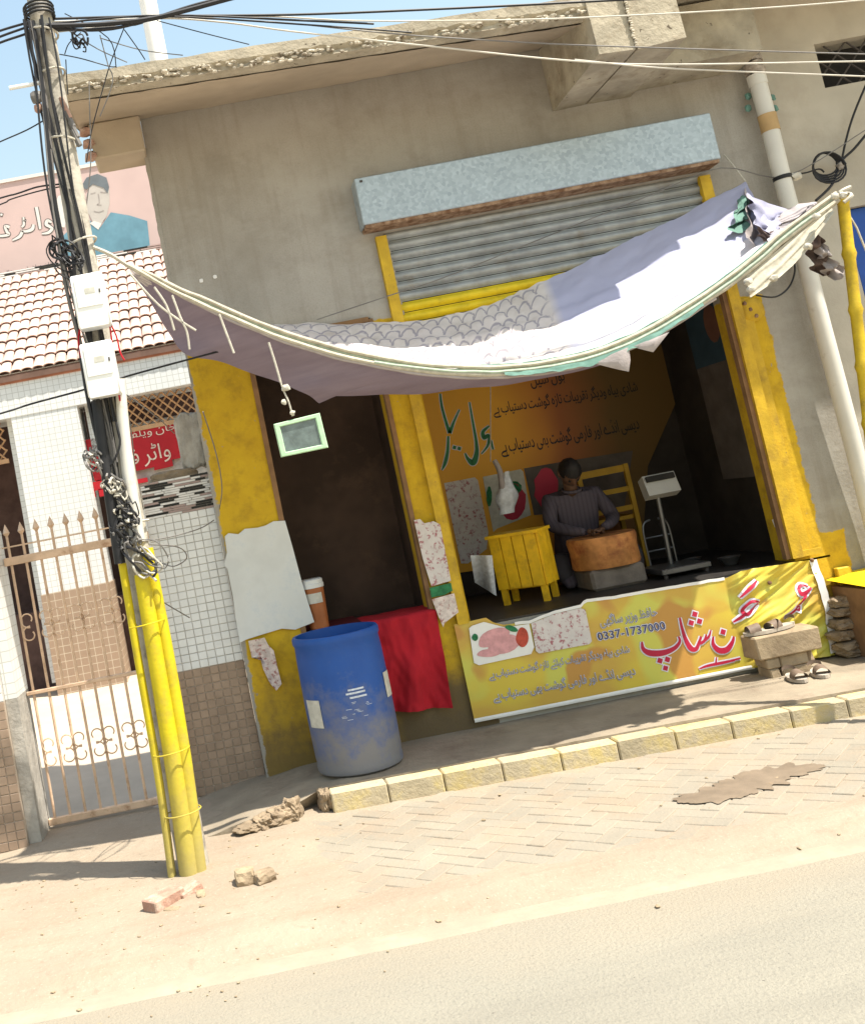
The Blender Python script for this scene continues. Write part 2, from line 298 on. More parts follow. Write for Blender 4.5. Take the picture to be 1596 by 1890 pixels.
class MB:
    def __init__(s): s.v = []; s.f = []; s.uv = None
    def add(s, vs, fs):
        o = len(s.v); s.v += [Vector(q) for q in vs]; s.f += [tuple(i+o for i in f) for f in fs]; return s
    def box(s, x0, x1, y0, y1, z0, z1, rot=None, ctr=None):
        vs = [Vector((x, y, z)) for z in (z0, z1) for y in (y0, y1) for x in (x0, x1)]
        if rot is not None:
            c = Vector(ctr) if ctr is not None else Vector(((x0+x1)/2, (y0+y1)/2, (z0+z1)/2)); vs = [c+rot @ (q-c) for q in vs]
        return s.add(vs, [(0, 2, 3, 1), (4, 5, 7, 6), (0, 1, 5, 4), (2, 6, 7, 3), (0, 4, 6, 2), (1, 3, 7, 5)])
    def bbox(s, x0, x1, y0, y1, z0, z1, b=.008):           # box with chamfered edges
        vs = []; 
        for (ax, lo, hi) in ((0, x0, x1), (1, y0, y1), (2, z0, z1)):
            for side in (0, 1):
                for a in (0, 1):
                    for c in (0, 1):
                        q = [0, 0, 0]; R_ = [(x0, x1), (y0, y1), (z0, z1)]
                        q[ax] = hi if side else lo
                        o1, o2 = [i for i in range(3) if i != ax]
                        q[o1] = R_[o1][a]+(b if a == 0 else -b); q[o2] = R_[o2][c]+(b if c == 0 else -b)
                        vs.append(q)
        I = lambda ax, side, a, c: ax*8+side*4+a*2+c
        fs = [(I(ax, sd, 0, 0), I(ax, sd, 1, 0), I(ax, sd, 1, 1), I(ax, sd, 0, 1)) for ax in range(3) for sd in (0, 1)]
        for s0 in (0, 1):
            for s1 in (0, 1):
                fs.append((I(0, s0, s1, 0), I(0, s0, s1, 1), I(1, s1, s0, 1), I(1, s1, s0, 0)))
                fs.append((I(0, s0, 0, s1), I(0, s0, 1, s1), I(2, s1, s0, 1), I(2, s1, s0, 0)))
                fs.append((I(1, s0, 0, s1), I(1, s0, 1, s1), I(2, s1, 1, s0), I(2, s1, 0, s0)))
                for s2 in (0, 1): fs.append((I(0, s0, s1, s2), I(1, s1, s0, s2), I(2, s2, s0, s1)))
        s.fix = True
        return s.add(vs, fs)
    def tube(s, pts, r, n=8, cap=True, sm=0):
        P = [Vector(p) for p in pts]
        if sm: P = crom(P, sm)
        R = r if isinstance(r, (list, tuple)) else [r]*len(P)
        if len(R) != len(P): R = [R[0]+(R[-1]-R[0])*i/(len(P)-1) for i in range(len(P))]
        o = len(s.v); ref = None
        for i, p in enumerate(P):
            t = (P[min(i+1, len(P)-1)]-P[max(i-1, 0)]);  t = t.normalized() if t.length > 1e-9 else Vector((0, 0, 1))
            if ref is None: ref = Vector((1, 0, 0)) if abs(t.x) < .9 else Vector((0, 1, 0))
            a = (ref-t*ref.dot(t)).normalized(); b = t.cross(a); ref = a
            for k in range(n):
                g = 2*math.pi*k/n; s.v.append(p+(a*math.cos(g)+b*math.sin(g))*R[i])
        for i in range(len(P)-1):
            for k in range(n):
                k2 = (k+1) % n; s.f.append((o+i*n+k, o+i*n+k2, o+(i+1)*n+k2, o+(i+1)*n+k))
        if cap: s.f.append(tuple(o+k for k in reversed(range(n)))); s.f.append(tuple(o+(len(P)-1)*n+k for k in range(n)))
        return s
    def lathe(s, prof, ctr, n=32, ax=None):
        o = len(s.v); C = Vector(ctr)
        for (r, z) in prof:
            for k in range(n):
                g = 2*math.pi*k/n; q = Vector((r*math.cos(g), r*math.sin(g), z)); s.v.append(C+(ax @ q if ax else q))
        for i in range(len(prof)-1):
            for k in range(n):
                k2 = (k+1) % n; s.f.append((o+i*n+k, o+i*n+k2, o+(i+1)*n+k2, o+(i+1)*n+k))
        s.f.append(tuple(o+k for k in reversed(range(n)))); s.f.append(tuple(o+(len(prof)-1)*n+k for k in range(n)))
        return s
    def prism(s, poly, d):                                   # poly: world points (planar), d: extrusion vector
        n = len(poly); D = Vector(d)
        return s.add(list(poly)+[Vector(p)+D for p in poly], [tuple(range(n)), tuple(reversed(range(n, 2*n)))]+[(i, n+i, n+(i+1) % n, (i+1) % n) for i in range(n)])
    def grid(s, fn, nu, nv, uv=False):
        o = len(s.v)
        for j in range(nv+1):
            for i in range(nu+1): s.v.append(Vector(fn(i/nu, j/nv)))
        for j in range(nv):
            for i in range(nu):
                a = o+j*(nu+1)+i; s.f.append((a, a+1, a+nu+2, a+nu+1))
        if uv: s.uv = [(i/nu, j/nv) for j in range(nv+1) for i in range(nu+1)]
        return s
    def ribbon(s, pts, Y, n=6, fl=0.0, wr=None):             # pen stroke (x, z, width) on the plane y = Y
        P = crom([(p[0], p[1], p[2]) for p in pts], n); o = len(s.v)
        for i, p in enumerate(P):
            t = P[min(i+1, len(P)-1)]-P[max(i-1, 0)]; L = math.hypot(t.x, t.y) or 1; nx, nz = -t.y/L, t.x/L; h = max(p.z, .0005)/2+fl
            for sg in (1, -1):
                x, z = p.x+nx*h*sg, p.y+nz*h*sg
                s.v.append(Vector((x, Y+(wr(x, z) if wr else 0), z)))
        for i in range(len(P)-1): s.f.append((o+2*i, o+2*i+1, o+2*i+3, o+2*i+2))
        return s
    def dot(s, x, z, r, Y, fl=0, wr=None, a=.3):
        r += fl; ps = []
        for k in range(4):
            g = a+k*math.pi/2; X, Z = x+r*math.cos(g), z+r*math.sin(g); ps.append(Vector((X, Y+(wr(X, Z) if wr else 0), Z)))
        return s.add(ps, [(0, 1, 2, 3)])
    def mesh(s, name, mat, off=Vector((0, 0, 0)), smooth=False):
        me = bpy.data.meshes.new(name); me.from_pydata([tuple(q-off) for q in s.v], [], s.f)
        if s.uv:
            ul = me.uv_layers.new(name='UVMap')
            for lp in me.loops: ul.data[lp.index].uv = s.uv[lp.vertex_index]
        me.materials.append(mat)
        import bmesh
        bm = bmesh.new(); bm.from_mesh(me)
        if getattr(s, 'fix', False) or True: 
            if len(s.f) < 60000 and not s.uv: bmesh.ops.recalc_face_normals(bm, faces=bm.faces)
        bm.to_mesh(me); bm.free()
        if smooth:
            me.polygons.foreach_set('use_smooth', [True]*len(me.polygons))
            if smooth != 2: 
                try: me.set_sharp_from_angle(angle=math.radians(40))
                except Exception: pass
        me.update(); return me
    def build(s, name, mat, parent=None, smooth=False, **tg):
        if parent is None:
            xs = [q.x for q in s.v]; ys = [q.y for q in s.v]; zs = [q.z for q in s.v]
            off = Vector(((min(xs)+max(xs))/2, (min(ys)+max(ys))/2, min(zs)))
            o = bpy.data.objects.new(name, s.mesh(name, mat, off, smooth)); o.location = off
        else:
            o = bpy.data.objects.new(name, s.mesh(name, mat, woff(parent), smooth)); o.parent = parent
        COL.objects.link(o); tag(o, **tg); return o
def nz(x, y, z=0, sc=1.): return mnoise.noise(Vector((x*sc, y*sc, z*sc)))
def rock(ctr, size, seed, rz=0, n=2, amp=.22, cube=.6):
    import bmesh
    bm = bmesh.new(); bmesh.ops.create_icosphere(bm, subdivisions=n+1, radius=1)
    mb = MB(); R3 = Matrix.Rotation(rz, 3, 'Z')
    for v in bm.verts:
        c = v.co.copy(); mx = max(abs(c.x), abs(c.y), abs(c.z)); c = c*(1-cube)+(c/mx)*cube*.85
        c *= 1+amp*nz(c.x*1.6+seed, c.y*1.6, c.z*1.6)+amp*.5*nz(c.x*4+seed, c.y*4, c.z*4)
        mb.v.append(Vector(ctr)+R3 @ Vector((c.x*size[0]/2, c.y*size[1]/2, c.z*size[2]/2)))
    mb.f = [tuple(v.index for v in f.verts) for f in bm.faces]; bm.free(); return mb

# ---- Urdu shaping with presentation forms (isolated, final, initial, medial)
FORM = {'ا': 'ﺍﺎ', 'آ': 'ﺁﺂ', 'ب': 'ﺏﺐﺑﺒ', 'پ': 'ﭖﭗﭘﭙ', 'ت': 'ﺕﺖﺗﺘ', 'ٹ': 'ﭦﭧﭨﭩ', 'ج': 'ﺝﺞﺟﺠ', 'چ': 'ﭺﭻﭼﭽ', 'ح': 'ﺡﺢﺣﺤ', 'خ': 'ﺥﺦﺧﺨ',
        'د': 'ﺩﺪ', 'ڈ': 'ﮈﮉ', 'ر': 'ﺭﺮ', 'ز': 'ﺯﺰ', 'س': 'ﺱﺲﺳﺴ', 'ش': 'ﺵﺶﺷﺸ', 'ظ': 'ﻅﻆﻇﻈ', 'ع': 'ﻉﻊﻋﻌ', 'ف': 'ﻑﻒﻓﻔ', 'ق': 'ﻕﻖﻗﻘ',
        'ک': 'ﮎﮏﮐﮑ', 'گ': 'ﮒﮓﮔﮕ', 'ل': 'ﻝﻞﻟﻠ', 'م': 'ﻡﻢﻣﻤ', 'ن': 'ﻥﻦﻧﻨ', 'و': 'ﻭﻮ', 'ہ': 'ﮦﮧﮨﮩ', 'ھ': 'ﮪﮫﮬﮭ', 'ی': 'ﯼﯽﯾﯿ', 'ے': 'ﮮﮯ', 'ئ': 'ﺉﺊﺋﺌ', 'ص': 'ﺹﺺﺻﺼ', 'ط': 'ﻁﻂﻃﻄ'}
def urdu(t):
    outw = []
    for wd in t.split(' '):
        r = ''
        for i, ch in enumerate(wd):
            f = FORM.get(ch)
            if not f: r += ch; continue
            prev = i > 0 and len(FORM.get(wd[i-1], 'x')) == 4; nxt = i < len(wd)-1 and len(f) == 4 and wd[i+1] in FORM
            r += f[3] if prev and nxt else f[2] if nxt else f[1] if prev else f[0]
        outw.append(r[::-1])
    return ' '.join(outw[::-1])
def text_mesh(body, size=1., offset=0., res=2, shear=0.):
    cu = bpy.data.curves.new('lettering', 'FONT'); cu.body = body; cu.size = size; cu.offset = offset; cu.resolution_u = res; cu.shear = shear; cu.space_word = .7
    o = bpy.data.objects.new('lettering', cu); COL.objects.link(o); bpy.context.view_layer.update()
    me = bpy.data.meshes.new_from_object(o.evaluated_get(bpy.context.evaluated_depsgraph_get()))
    bpy.data.objects.remove(o); return me
def text(body, parent, mat, A, B, h, Y, name='lettering', offset=0., wr=None, slope=.0):
    """lettering from A to B (points on the plane y = Y), capital height about h"""
    me = text_mesh(body, 1., offset, 2); xs = [v.co.x for v in me.vertices]; x0, x1 = min(xs), max(xs); L = (B-A).length; d = (B-A)/L; k = L/(x1-x0); kz = h/.7
    off = woff(parent)
    for v in me.vertices:
        a = (v.co.x-x0)*k; q = A+d*a+Vector((0, 0, (v.co.y)*kz)); q.y = Y+(wr(q.x, q.z) if wr else 0); v.co = q-off
    me.materials.clear(); me.materials.append(mat)
    o = bpy.data.objects.new(name, me); o.parent = parent; COL.objects.link(o); return o

# =================================================================== THE SETTING
def soil_h(x, y):
    base = .010*nz(x, y, 0, 1.3)+.005*nz(x, y, 3, 6)
    t = min(max((x-.05-.22*nz(y, 2, 0, 2.5))/.35, 0), 1)              # paved part begins to the right
    s = min(max((y+2.40-.12*nz(x, 5, 0, 1.5))/.2, 0), 1)
    k = t*s                                                             # 1 inside the paved field
    left = .008+base+.012*max(0, nz(x, y, 8, 2.2))
    z = left*(1-k)+(-.0055)*k
    e = min(max((-2.35-y)/.24, 0), 1)                                    # dust thinning out onto the road
    return z*(1-e)+(-.043+.006*nz(x, y, 1, 4))*e
gm = MB(); gm.box(-300, 300, -300, 300, -1.2, -.09); gm.build('ground', m_far, kind='structure')
gx = [-9+i*.35 for i in range(20)]+[-2+i*.05 for i in range(140)]+[5+i*.5 for i in range(9)]
gy = [-2.63+i*.045 for i in range(62)]
sm = MB(); sm.v = [Vector((x, y, soil_h(x, y))) for y in gy for x in gx]
for j in range(len(gy)-1):
    for i in range(len(gx)-1): a = j*len(gx)+i; sm.f.append((a, a+1, a+len(gx)+1, a+len(gx)))
sm.build('dusty_verge', m_soil, smooth=2, kind='structure')
rd = MB(); rd.grid(lambda u, v: (-40+80*u, -9+6.75*v, -.036+.0), 40, 6); rd.build('road', m_road, kind='structure')
# dusty painted edge line along the road
em = MB(); em.grid(lambda u, v: (-12+24*u, -2.69+.15*v+(.014*nz(u*40, v*.3, 0)+.01*nz(u*160, 2, 0)), -.0364+.006*math.sin(math.pi*v)**.6), 200, 3); em.build('road_edge_line', m_line, kind='structure')

# herringbone paving blocks
pav = bpy.data.objects.new('pavement', MB().grid(lambda u, v: (.55+5.2*u, -2.3+1.5*v, -.024), 10, 4).mesh('pavement', m_soil)); COL.objects.link(pav); pav['kind'] = 'structure'
PL, PW = .2, .1
pm = MB(); pm.bbox(-PL/2+.0025, PL/2-.0025, -PW/2+.0025, PW/2-.0025, -.06, 0, .004); paver_me = pm.mesh('paver', m_paver)
ang = math.radians(45); ca, sa = math.cos(ang), math.sin(ang); spots = []
for a in range(-50, 60):
    for b in range(-50, 60):
        x, y = a*PW, b*PW; ph = (a-b) % 4
        if ph == 0: q = (x+PW, y+PW/2, 0)                # lying: cells (a,b),(a+1,b)
        elif ph == 3: q = (x+PW/2, y+PW, math.pi/2)       # standing: cells (a,b),(a,b+1)
        else: continue
        X = q[0]*ca-q[1]*sa+1.8; Y = q[0]*sa+q[1]*ca-1.6
        yk = -.86-.055*(X-.4)
        if Y > yk-.03 or Y < -2.30+.06*nz(X, 3, 0, 1.1) or X < -.12 or X > 4.6 or max(soil_h(X+dx, Y+dy) for dx in (-.07, 0, .07) for dy in (-.07, 0, .07)) > .003: continue
        spots.append((X, Y, q[2]+ang))
spots.sort(key=lambda q: (q[0]-1.2)**2*.35+(q[1]+2.6)**2)
rest = MB()
for i, (X, Y, r) in enumerate(spots):
    z = -.0015+.003*nz(X, Y, 0, 2)+rng.uniform(-.002, .002)
    if i < 300: place('paver', paver_me, pav, (X, Y, z), (rng.uniform(-.012, .012), rng.uniform(-.012, .012), r))
    else:
        rest.box(X-PL/2+.0035, X+PL/2-.0035, Y-PW/2+.0035, Y+PW/2-.0035, z-.06, z, Matrix.Rotation(r, 3, 'Z'))
if rest.v: rest.build('paver_field', m_paver, pav, kind='stuff')
# wet stain on the paving, ragged fingers
sc0, sc1 = at(1245, 1478, Z=0), at(1515, 1415, Z=0); sctr = (sc0+sc1)/2; sdir = (sc1-sc0).normalized(); sper = Vector((-sdir.y, sdir.x, 0)); sl_ = (sc1-sc0).length/2; wp = []
for k in range(220):
    g = 2*math.pi*k/220; f = 1+.3*nz(math.cos(g)*1.3, math.sin(g)*1.3, 5)+.75*nz(math.cos(g)*9, math.sin(g)*2, 2)*abs(math.sin(g))+.2*nz(math.cos(g)*16, math.sin(g)*10, 9)
    q = sctr+sdir*(sl_*1.05*math.cos(g)*(1+.3*(f-1)))+sper*(.13*math.sin(g)*f+.05*math.sin(math.cos(g)*3)); wp.append(Vector((q.x, q.y, .0038)))
st = MB(); st.add(wp, [tuple(range(len(wp)))]); st.build('wet_stain', m_wet, label='dark wet stain spreading over the sunlit paving blocks', cat='stain')

# kerb of single stones
kerb = bpy.data.objects.new('kerb', MB().grid(lambda u, v: (.45+6*u, -.70-.055*(6*u)+.02*v, .02), 4, 1).mesh('kerb', m_apron)); COL.objects.link(kerb); kerb['kind'] = 'structure'
x = .37; ks = 0
while x < 6.0:
    L = .335+rng.uniform(-.012, .012); yk = -.835-.057*(x-.4); dz = rng.uniform(-.008, .006)
    b = MB(); b.bbox(x+.002, x+L-.003, 0, .115, -.05, .104+dz, .008)
    for q in b.v: q.y += yk-.057*(q.x-x)+.006*nz(q.x*3, q.z*9, ks)
    b.build('kerb_stone', m_kerb, kerb); x += L; ks += 1

# raised apron before the shop: concrete sheet sagging and broken at its left end
def fx(x): return -.72-.057*(x-.4) if x > .36 else -.70-.16*max(0, min(1, (.36-x)/.5))+.03*nz(x, 1, 0, 9)
def apron_z(x, y):
    z = .115 if x > .5 else .115*max(0, min(1, (x+.42)/.92))**.8
    z += .006*nz(x, y, 0, 3)
    if x < .45: z += .018*nz(x, y, 2, 4)+.02*max(0, nz(x+3, y, 0, 2.2)) - .03*max(0, 1-abs(y+.35-.2*x)/.12)*max(0, min(1, (.45-x)/.3))*.5
    return z
ap = MB()
xs_ = [-.46+i*.03 for i in range(36)]+[.65+i*.2 for i in range(28)]
NV = 16
for j in range(NV+1):
    for x in xs_:
        y = fx(x)+(0.35-fx(x))*(j/NV); ap.v.append(Vector((x, y, apron_z(x, y))))
n = len(xs_)
for j in range(NV):
    for i in range(n-1): a = j*n+i; ap.f.append((a, a+1, a+n+1, a+n))
o = len(ap.v)
for x in xs_:
    hole = .16 if .17 < x < .35 else 0
    ap.v.append(Vector((x, fx(x)+.012*nz(x, 9, 0, 14)+hole*.3, apron_z(x, fx(x))-.04-.012*nz(x, 3, 0, 11))))
for x in xs_: ap.v.append(Vector((x, fx(x)+(.2 if .17 < x < .35 else .02*nz(x, 2, 0, 10)), -.1)))
for i in range(n-1): ap.f += [(o+i, o+i+1, i+1, i), (o+n+i, o+n+i+1, o+i+1, o+i)]
ap.build('shop_apron', m_apron, smooth=True, kind='structure')
# =================================================================== SHOP BUILDING
shop = thing('shop_building', (2.2, .3, 0), 'single-storey cement plastered chicken shop with yellow painted piers and roll-up shutter', 'shop')
W = MB()
W.box(.03, .46, 0, .25, -.1, 4.66)                     # left strip
W.box(.46, 1.33, 0, .25, -.1, .92)                     # under the window
W.box(.46, 1.33, 0, .25, 2.96, 4.66)
W.box(1.33, 1.57, 0, .25, -.1, 4.66)                   # pier between
W.box(1.57, 3.82, 0, .25, -.1, .76)
W.box(1.57, 3.82, 0, .25, 3.5, 4.66)
W.box(3.82, 4.36, 0, .25, -.1, 4.72)
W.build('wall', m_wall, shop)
# the wall's broken left edge
e = MB()
for k in range(60):
    z = 3.0+k*.024; e.add([(.03-.02-.014*abs(nz(z*9, 1)), .002, z), (.035, -.004, z), (.035, -.004, z+.026), (.03-.02-.014*abs(nz((z+.024)*9, 1)), .002, z+.026), (.012, .2, z), (.012, .2, z+.026)], [(0, 1, 2, 3), (0, 3, 5, 4)])
e.build('broken_wall_edge', m_wall, shop)
for (xa, xb, yd) in ((.034, .2, .62), (4.2, 4.36, 2.0)): MB().box(xa, xb, .25, yd, -.1, 4.6).build('side_wall', m_rwall, shop)
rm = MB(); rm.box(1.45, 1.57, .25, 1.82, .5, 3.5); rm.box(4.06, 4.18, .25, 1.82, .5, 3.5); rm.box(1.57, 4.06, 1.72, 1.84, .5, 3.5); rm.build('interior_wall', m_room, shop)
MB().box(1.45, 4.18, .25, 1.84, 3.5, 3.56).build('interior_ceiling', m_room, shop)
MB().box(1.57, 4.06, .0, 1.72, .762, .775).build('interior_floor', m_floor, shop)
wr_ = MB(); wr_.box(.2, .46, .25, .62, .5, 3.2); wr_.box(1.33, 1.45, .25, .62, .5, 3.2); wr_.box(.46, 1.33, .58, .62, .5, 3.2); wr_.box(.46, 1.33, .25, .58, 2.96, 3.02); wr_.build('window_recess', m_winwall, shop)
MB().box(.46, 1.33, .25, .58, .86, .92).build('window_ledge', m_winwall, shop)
wf = MB(); wf.box(.44, .475, -.012, .05, .92, 2.95); wf.box(1.315, 1.345, -.012, .05, .92, 2.95); wf.box(.475, 1.315, -.02, .05, 2.93, 2.965)
wf.build('window_frame', m_brownbox, shop)
# roof slab with a broken lower edge
sl = MB(); ns = 170; X0, X1 = -.42, 2.93
top0, bot0, bot1 = [], [], []
for i in range(ns+1):
    x = X0+(X1-X0)*i/ns; yf = -.85+.006*nz(x, 1, 0, 5); zb = 4.545-.030*(x+.35); zt = zb+.125+.008*nz(x, 0, 0, 4)
    chip = max(0, nz(x, 7, 0, 16))*.04+max(0, nz(x, 3, 0, 7)-.1)*.05
    sl.v += [Vector((x, .4, 4.80)), Vector((x, yf+.004, zt)), Vector((x, yf, zb+.055+chip*.6)), Vector((x, yf+.022+.02*nz(x, 2, 0, 20), zb+.03+chip*.4)), Vector((x, yf+.01+chip*.5, zb+chip*.35)), Vector((x, yf+.1, zb-.004)), Vector((x, 0, 4.665-.004*(x)))]
for i in range(ns):
    for k in range(6): a = i*7+k; sl.f.append((a, a+1, a+8, a+7))
sl.f += [tuple(range(7)), tuple(ns*7+k for k in reversed(range(7)))]
slab = sl.build('roof_slab', m_conc, shop)
# crumbs of mortar under the slab edge
cr = MB()
for k in range(170):
    x = X0+.05+rng.random()*3.3; zb = 4.545-.030*(x+.35)
    r_ = rock((x, -.853+rng.uniform(-.008, .01), zb+rng.uniform(-.006, .05)), (rng.uniform(.02, .06), .03, rng.uniform(.012, .028)), k, 0, 0, .3); cr.add(r_.v, r_.f)
cr.build('edge_crumbs', m_rawedge, slab, kind='stuff')
so = MB(); so.grid(lambda u, v: (X0+.02+(2.88-X0)*u, -.74+.735*v, 4.54-.030*(X0+(2.88-X0)*u+.35)-.006+(.125+.026*(X0+(2.88-X0)*u)*.9)*v+.008*nz(u*20, v*3)), 90, 8); so.build('soffit', m_soffit, shop, smooth=2)
MB().lathe([(.0, 0), (.055, 0), (.06, -.02), (.0, -.022)], at(312, 190, Y=-.28)+Vector((0, 0, .02)), 16).build('ceiling_rose', m_rust, shop)
# stub of beam sticking out at the left with bare bricks on its end
bl = MB(); bl.bbox(-.33, .028, -.14, .16, 4.37, 4.63, .012); bl.build('beam_stub', m_soffit, shop)
for k in range(6):
    b = rock((-.36+.012*rng.random(), -.07+.1*(k % 2)-.05, 4.40+k*.045), (.09, .13, .05), k*3, .2, 1, .2, .8); b.build('brick', m_brick, shop)
# heavy beam end at the right, cast in two pieces
for (a, b) in ((2.90, 3.13), (3.145, 3.46)):
    q = MB(); q.box(a, b, -.88, -.001, 4.165, 4.62)
    for v in q.v:
        v.z += .02*nz(v.x*3, v.y, v.z)
        if v.y < -.5 and v.z > 4.4: v.y += .02
    q.build('beam_end', m_conc, shop)
jn = MB()
for k in range(26):
    r_ = rock((3.137+rng.uniform(-.006, .006), -.884, 4.18+k*.016), (.025, .02, .02), k, 0, 0, .3); jn.add(r_.v, r_.f)
jn.build('beam_joint_mortar', m_rawedge, shop, kind='stuff')
MB().box(2.935, 4.05, -.80, .3, 4.625, 4.74).build('added_slab_end', m_conc, shop)  # slab piece added over the beam to keep sun off the shutter box
MB().box(3.46, 4.24, -.36, -.003, 4.2, 4.6).build('lintel_beam', m_conc, shop)
# shutter
bx = MB(); bx.bbox(1.387, 3.895, -.17, -.002, 3.565, 3.895, .006); sbox = bx.build('shutter_box', m_galv, shop)
MB().box(1.40, 3.88, -.165, -.01, 3.54, 3.563).build('shutter_box_lip', m_rust, sbox)
MB().box(1.42, 1.44, -.174, -.1705, 3.86, 3.875).build('rivet', m_darkmetal, sbox)
pr = []
for k in range(9): t = k/8; pr.append((-.045-.030*math.sin(math.pi*t)**.8, .004+.062*t))
for k in range(11):
    z = 3.54-(k+1)*.0735; q = MB(); nx_ = 24
    for i in range(nx_+1):
        xx = 1.545+(3.79-1.545)*i/nx_
        for (yy, zz) in pr: q.v.append(Vector((xx, yy+.06+.003*nz(xx*2, z*4), z+zz)))
        q.v.append(Vector((xx, .014, z+.07))); q.v.append(Vector((xx, .014, z+.002)))
    m_ = 11
    for i in range(nx_):
        for j in range(m_): q.f.append((i*m_+j, i*m_+(j+1) % m_, (i+1)*m_+(j+1) % m_, (i+1)*m_+j))
    q.f += [tuple(range(m_)), tuple(nx_*m_+j for j in range(m_))]
    q.build('shutter_slat', m_slat if k < 7 else m_slaty, shop, smooth=True)
for a in (1.475, 3.785):
    g = MB(); g.box(a, a+.075, -.045, -.03, .80, 3.5); g.box(a, a+.012, -.03, -.001, .80, 3.5); g.box(a+.063, a+.075, -.03, -.001, .80, 3.5); g.build('shutter_guide', m_yel, shop)
MB().box(3.86, 3.93, -.02, -.002, .80, 2.6).build('flat_bar', m_yel, shop)
MB().box(3.86, 4.0, -.035, -.021, .80, .84).build('bar_foot', m_yel, shop)
MB().box(3.755, 3.785, -.02, .03, .80, 2.7).build('inner_frame', m_brownbox, shop)

# =================================================================== RIGHT NEIGHBOUR
rb = thing('neighbour_building', (6, .5, 0), 'grey plastered neighbouring building with barred window and blue shutter at the right edge', 'building')
q = MB(); q.box(4.36, 4.76, .03, .3, -.1, 3.1); q.box(4.36, 8.5, .03, .3, 3.1, 3.98); q.box(4.36, 4.86, .03, .3, 3.98, 4.31); q.box(5.6, 8.5, .03, .3, 3.98, 4.31); q.box(4.36, 8.5, .03, .3, 4.31, 4.9); q.build('wall', m_rwall, rb)
MB().box(4.78, 8.5, .11, .14, -.1, 3.1).build('shutter_back', m_blue, rb)
for k in range(16):
    xk = 4.8+k*.2; q = MB(); q.box(xk, xk+.17, .085, .11, -.05, 3.09); q.build('shutter_panel', m_blue, rb)
MB().box(4.86, 5.6, .24, .26, 3.98, 4.31).build('window_recess', m_black, rb)
for k in range(5):
    for sg in (-1, 1):
        q = MB(); xa = 4.8+k*.17; P0, P1 = Vector((xa, .1, 3.98)), Vector((xa+.33*1., .1, 4.31))
        if sg < 0: P0.z, P1.z = 4.31, 3.98
        if P0.x < 4.87: f = (4.87-P0.x)/(P1.x-P0.x); P0 = P0+(P1-P0)*f
        if P1.x > 5.59: continue
        q.tube([P0, P1], .007, 6); q.build('grille_bar', m_darkmetal, rb)
sf = MB(); sf.box(4.055, 8.5, -.72, .3, 4.72, 4.95); sf.build('upper_floor_slab', m_soffit, rb)
pr_ = MB(); pr_.box(4.10, 4.30, -.03, -.001, .95, 1.9)
# =================================================================== DRAIN PIPE
dp = thing('drain_pipe', (4.3, -.1, 1.0), 'white plastic drain pipe running down the wall beside the yellow pier', 'pipe')
PT = [at(1374, 58, Y=-.1), at(1394, 139, Y=-.1), at(1418, 228, Y=-.11), at(1452, 366, Y=-.12), at(1482, 467, Y=-.12), at(1509, 575, Y=-.13), at(1558, 760, Y=-.12), at(1606, 950, Y=-.1)]
PT.append(Vector((PT[-1].x, -.1, .2)))
MB().tube(PT[1:], .056, 20, sm=6).build('pipe', m_pvc, dp, smooth=True)
q = MB()
for k in range(7):
    p = PT[0].lerp(PT[1], k/7.); p2 = PT[0].lerp(PT[1], (k+.9)/7.)
    q.tube([p+Vector((.008*(-1)**k, 0, 0)), p2], [.058+.01*rng.random(), .066], 14)
q.build('rag_wrap', m_wrap, dp, smooth=True)
MB().tube([at(1414, 212, Y=-.11), at(1422, 243, Y=-.11)], .0605, 20).build('brown_band', m_pvcb, dp, smooth=True)
MB().tube([at(1394, 139, Y=-.1), at(1399, 158, Y=-.1)], .062, 20).build('collar', m_pvc, dp, smooth=True)
MB().tube([at(1442, 325, Y=-.118), at(1444, 332, Y=-.118)], .0605, 20).build('wire_tie', m_cable, dp, smooth=True)
for (x, y) in ((1380, 178), (1380, 200), (1425, 180), (1430, 200)):
    rock(at(x, y, Y=-.06), (.05, .03, .05), x, .4, 1, .5, .2).build('green_tape', m_green, dp)

# =================================================================== LEFT NEIGHBOUR (tiled hall behind a gate)
LY = 5.0
lb = thing('tiled_hall', (-1.5, LY, .3), 'white tiled hall with clay tile roof behind the iron gate', 'building')
def LX(x, y, Y=LY): return at(x, y, Y=Y)
zt_b = LX(170, 750).z; ze = LX(160, 675).z
def tile_tex(name, a, g, sz):
    s = NT(name); mp = s.n('ShaderNodeCombineXYZ'); X, Y_, Z = s.xyz(); s.l(s.mth('ADD', X, s.mth('MULTIPLY', Y_, .77)), mp.inputs[0]); s.l(Z, mp.inputs[1])
    b = s.n('ShaderNodeTexBrick', offset=0.0, squash=1.0); b.inputs['Scale'].default_value = 1; b.inputs['Brick Width'].default_value = sz; b.inputs['Row Height'].default_value = sz; b.inputs['Mortar Size'].default_value = .0035
    b.inputs['Color1'].default_value = (*a, 1); b.inputs['Color2'].default_value = (*[c*.93 for c in a], 1); b.inputs['Mortar'].default_value = (*g, 1); s.l(mp.outputs[0], b.inputs['Vector'])
    return s.done(b.outputs['Color'], .35, 0, spec=.45)
m_wt2 = tile_tex('white_tile_sheet', (.70, .71, .69), (.48, .48, .45), .068)
m_bt2 = tile_tex('brown_tile_sheet', (.33, .235, .165), (.52, .44, .33), .085)
beam = MB(); beam.box(-6, .6, LY-.32, LY+.35, zt_b, ze+.02); beam.build('roof_beam', m_wt2, lb)
wz = LX(110, 1090).z; fz = LX(150, 1265).z
